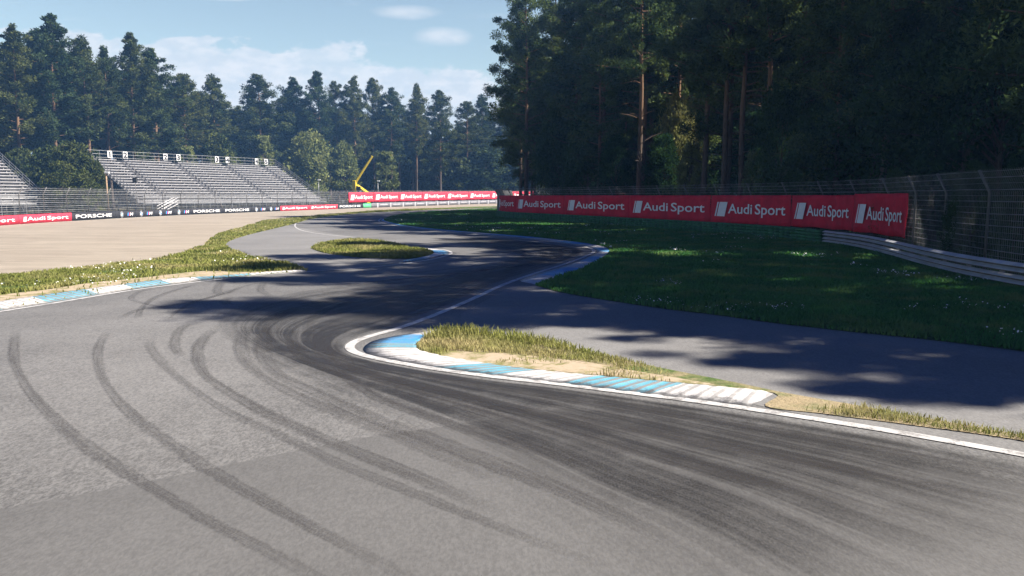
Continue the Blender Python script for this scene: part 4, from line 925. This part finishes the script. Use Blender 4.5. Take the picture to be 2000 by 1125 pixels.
for i, (px, yt, d, wpx, k, lab) in enumerate([(1090, 215, 92, 90, 0, 'dark bushy tree beside the outermost pine'), (1150, 200, 86, 90, 1, 'dark bushy tree behind the third red banner'), (1205, 270, 76, 70, 2, 'low dark bush beside the pale-stemmed pine'), (1300, 270, 72, 80, 1, 'dark bush between the pale stem and the tawny bush'), (1530, 170, 52, 110, 2, 'leafy dark tree behind the last row of stems'), (1600, 220, 46, 110, 0, 'dark leafy tree behind the guardrail banner'), (1720, 60, 42, 230, 1, 'big dark leafy tree beside the bright gap'), (1850, 20, 36, 260, 2, 'huge dark leafy tree behind the open wire fence'), (1980, -40, 30, 300, 0, 'nearest dark leafy tree, overhanging the wire fence')]):
    while np.min(np.hypot(*(nearP.p - np.array(at(px, Y0, d)[:2])).T)) < wpx * d / F * .62 + 1.2 or at(px, Y0, d)[0] < fence_x(d): d += .5
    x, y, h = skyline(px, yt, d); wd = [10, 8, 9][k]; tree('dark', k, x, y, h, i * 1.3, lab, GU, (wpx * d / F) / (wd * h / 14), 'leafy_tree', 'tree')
for px in np.arange(560, 1080, 26):
    d = 232 + rg.uniform(-4, 8); x, y, _ = at(px, Y0, d); tree('young', int(rg.integers(2)), x, y, rg.uniform(11, 17), rg.uniform(0, 6), 'dark low growth closing the gaps between the far stems', 'low growth at the back of the pine wood', 1.5, 'young_pine')
for px in np.arange(-40, 560, 40):
    d = np.interp(px, [0, 560], [150, 215]); x, y, _ = at(px, Y0, d); tree('young', int(rg.integers(2)), x, y, rg.uniform(8, 12), rg.uniform(0, 6), 'dark low growth among the stems behind the grandstands', 'low growth behind the grandstands', 1.6, 'young_pine')
rg = np.random.default_rng(9)
for y in np.arange(20, 135, 6.5):
    for off in (13, 27, 44):
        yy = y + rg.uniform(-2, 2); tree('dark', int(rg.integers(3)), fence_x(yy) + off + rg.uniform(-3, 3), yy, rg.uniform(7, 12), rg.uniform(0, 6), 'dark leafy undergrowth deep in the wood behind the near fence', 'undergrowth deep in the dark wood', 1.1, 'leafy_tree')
for px, yt, d, wpx, k, lab in [(1752, 338, 33.5, 70, 0, 'leafy climber at the top of the fence by the last banner'), (1905, 322, 27.5, 90, 1, 'leafy climber on the open wire fence'), (1990, 318, 25.5, 70, 2, 'leafy climber on the wire fence where it leaves the view')]:
    while np.min(np.hypot(*(nearP.p - np.array(at(px, Y0, d)[:2])).T)) < .9 or at(px, Y0, d)[0] < fence_x(d): d += .1
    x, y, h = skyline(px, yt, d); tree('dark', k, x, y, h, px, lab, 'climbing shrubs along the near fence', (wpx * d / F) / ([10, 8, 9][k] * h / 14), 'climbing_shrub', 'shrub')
for px, yt, d, wpx, i, lab in [(1925, 400, 34, 90, 0, 'sunlit yellow-green shrub seen through the open wire fence'), (1330, 195, 74, 80, 0, 'tawny sunlit leafy tree beyond the bare stems'), (1350, 285, 66, 60, 1, 'tawny bush catching sun behind the middle banner'), (1470, 300, 58, 40, 2, 'yellow-green bush between two bare stems'), (1580, 340, 50, 40, 2, 'pale sprigs behind the fence by the last banners')]:
    x, y, h = skyline(px, yt, d); wd = [6.5, 5, 4][i]; tree('bush', i, x, y, h, px, lab, 'sunlit bushes in the dark wood', (wpx * d / F) / (wd * h / 9), 'bush', 'bush')

# ------------------------------------------------------------------ haze
HZ = MB().box((0, 600, 24), (3100, 1900, 52)).build('haze', M['dark'], label='thin blue air haze over the whole circuit', cat='haze', kind='stuff')
hm = bpy.data.materials.new('haze'); hm.use_nodes = True; T = NT(hm.node_tree)
pv = T.n('ShaderNodeVolumePrincipled', {'Color': (.24, .52, 1.0, 1), 'Density': .00055, 'Anisotropy': .1})
T.n('ShaderNodeOutputMaterial', {'Volume': pv.outputs[0]}); HZ.data.materials.clear(); HZ.data.materials.append(hm)
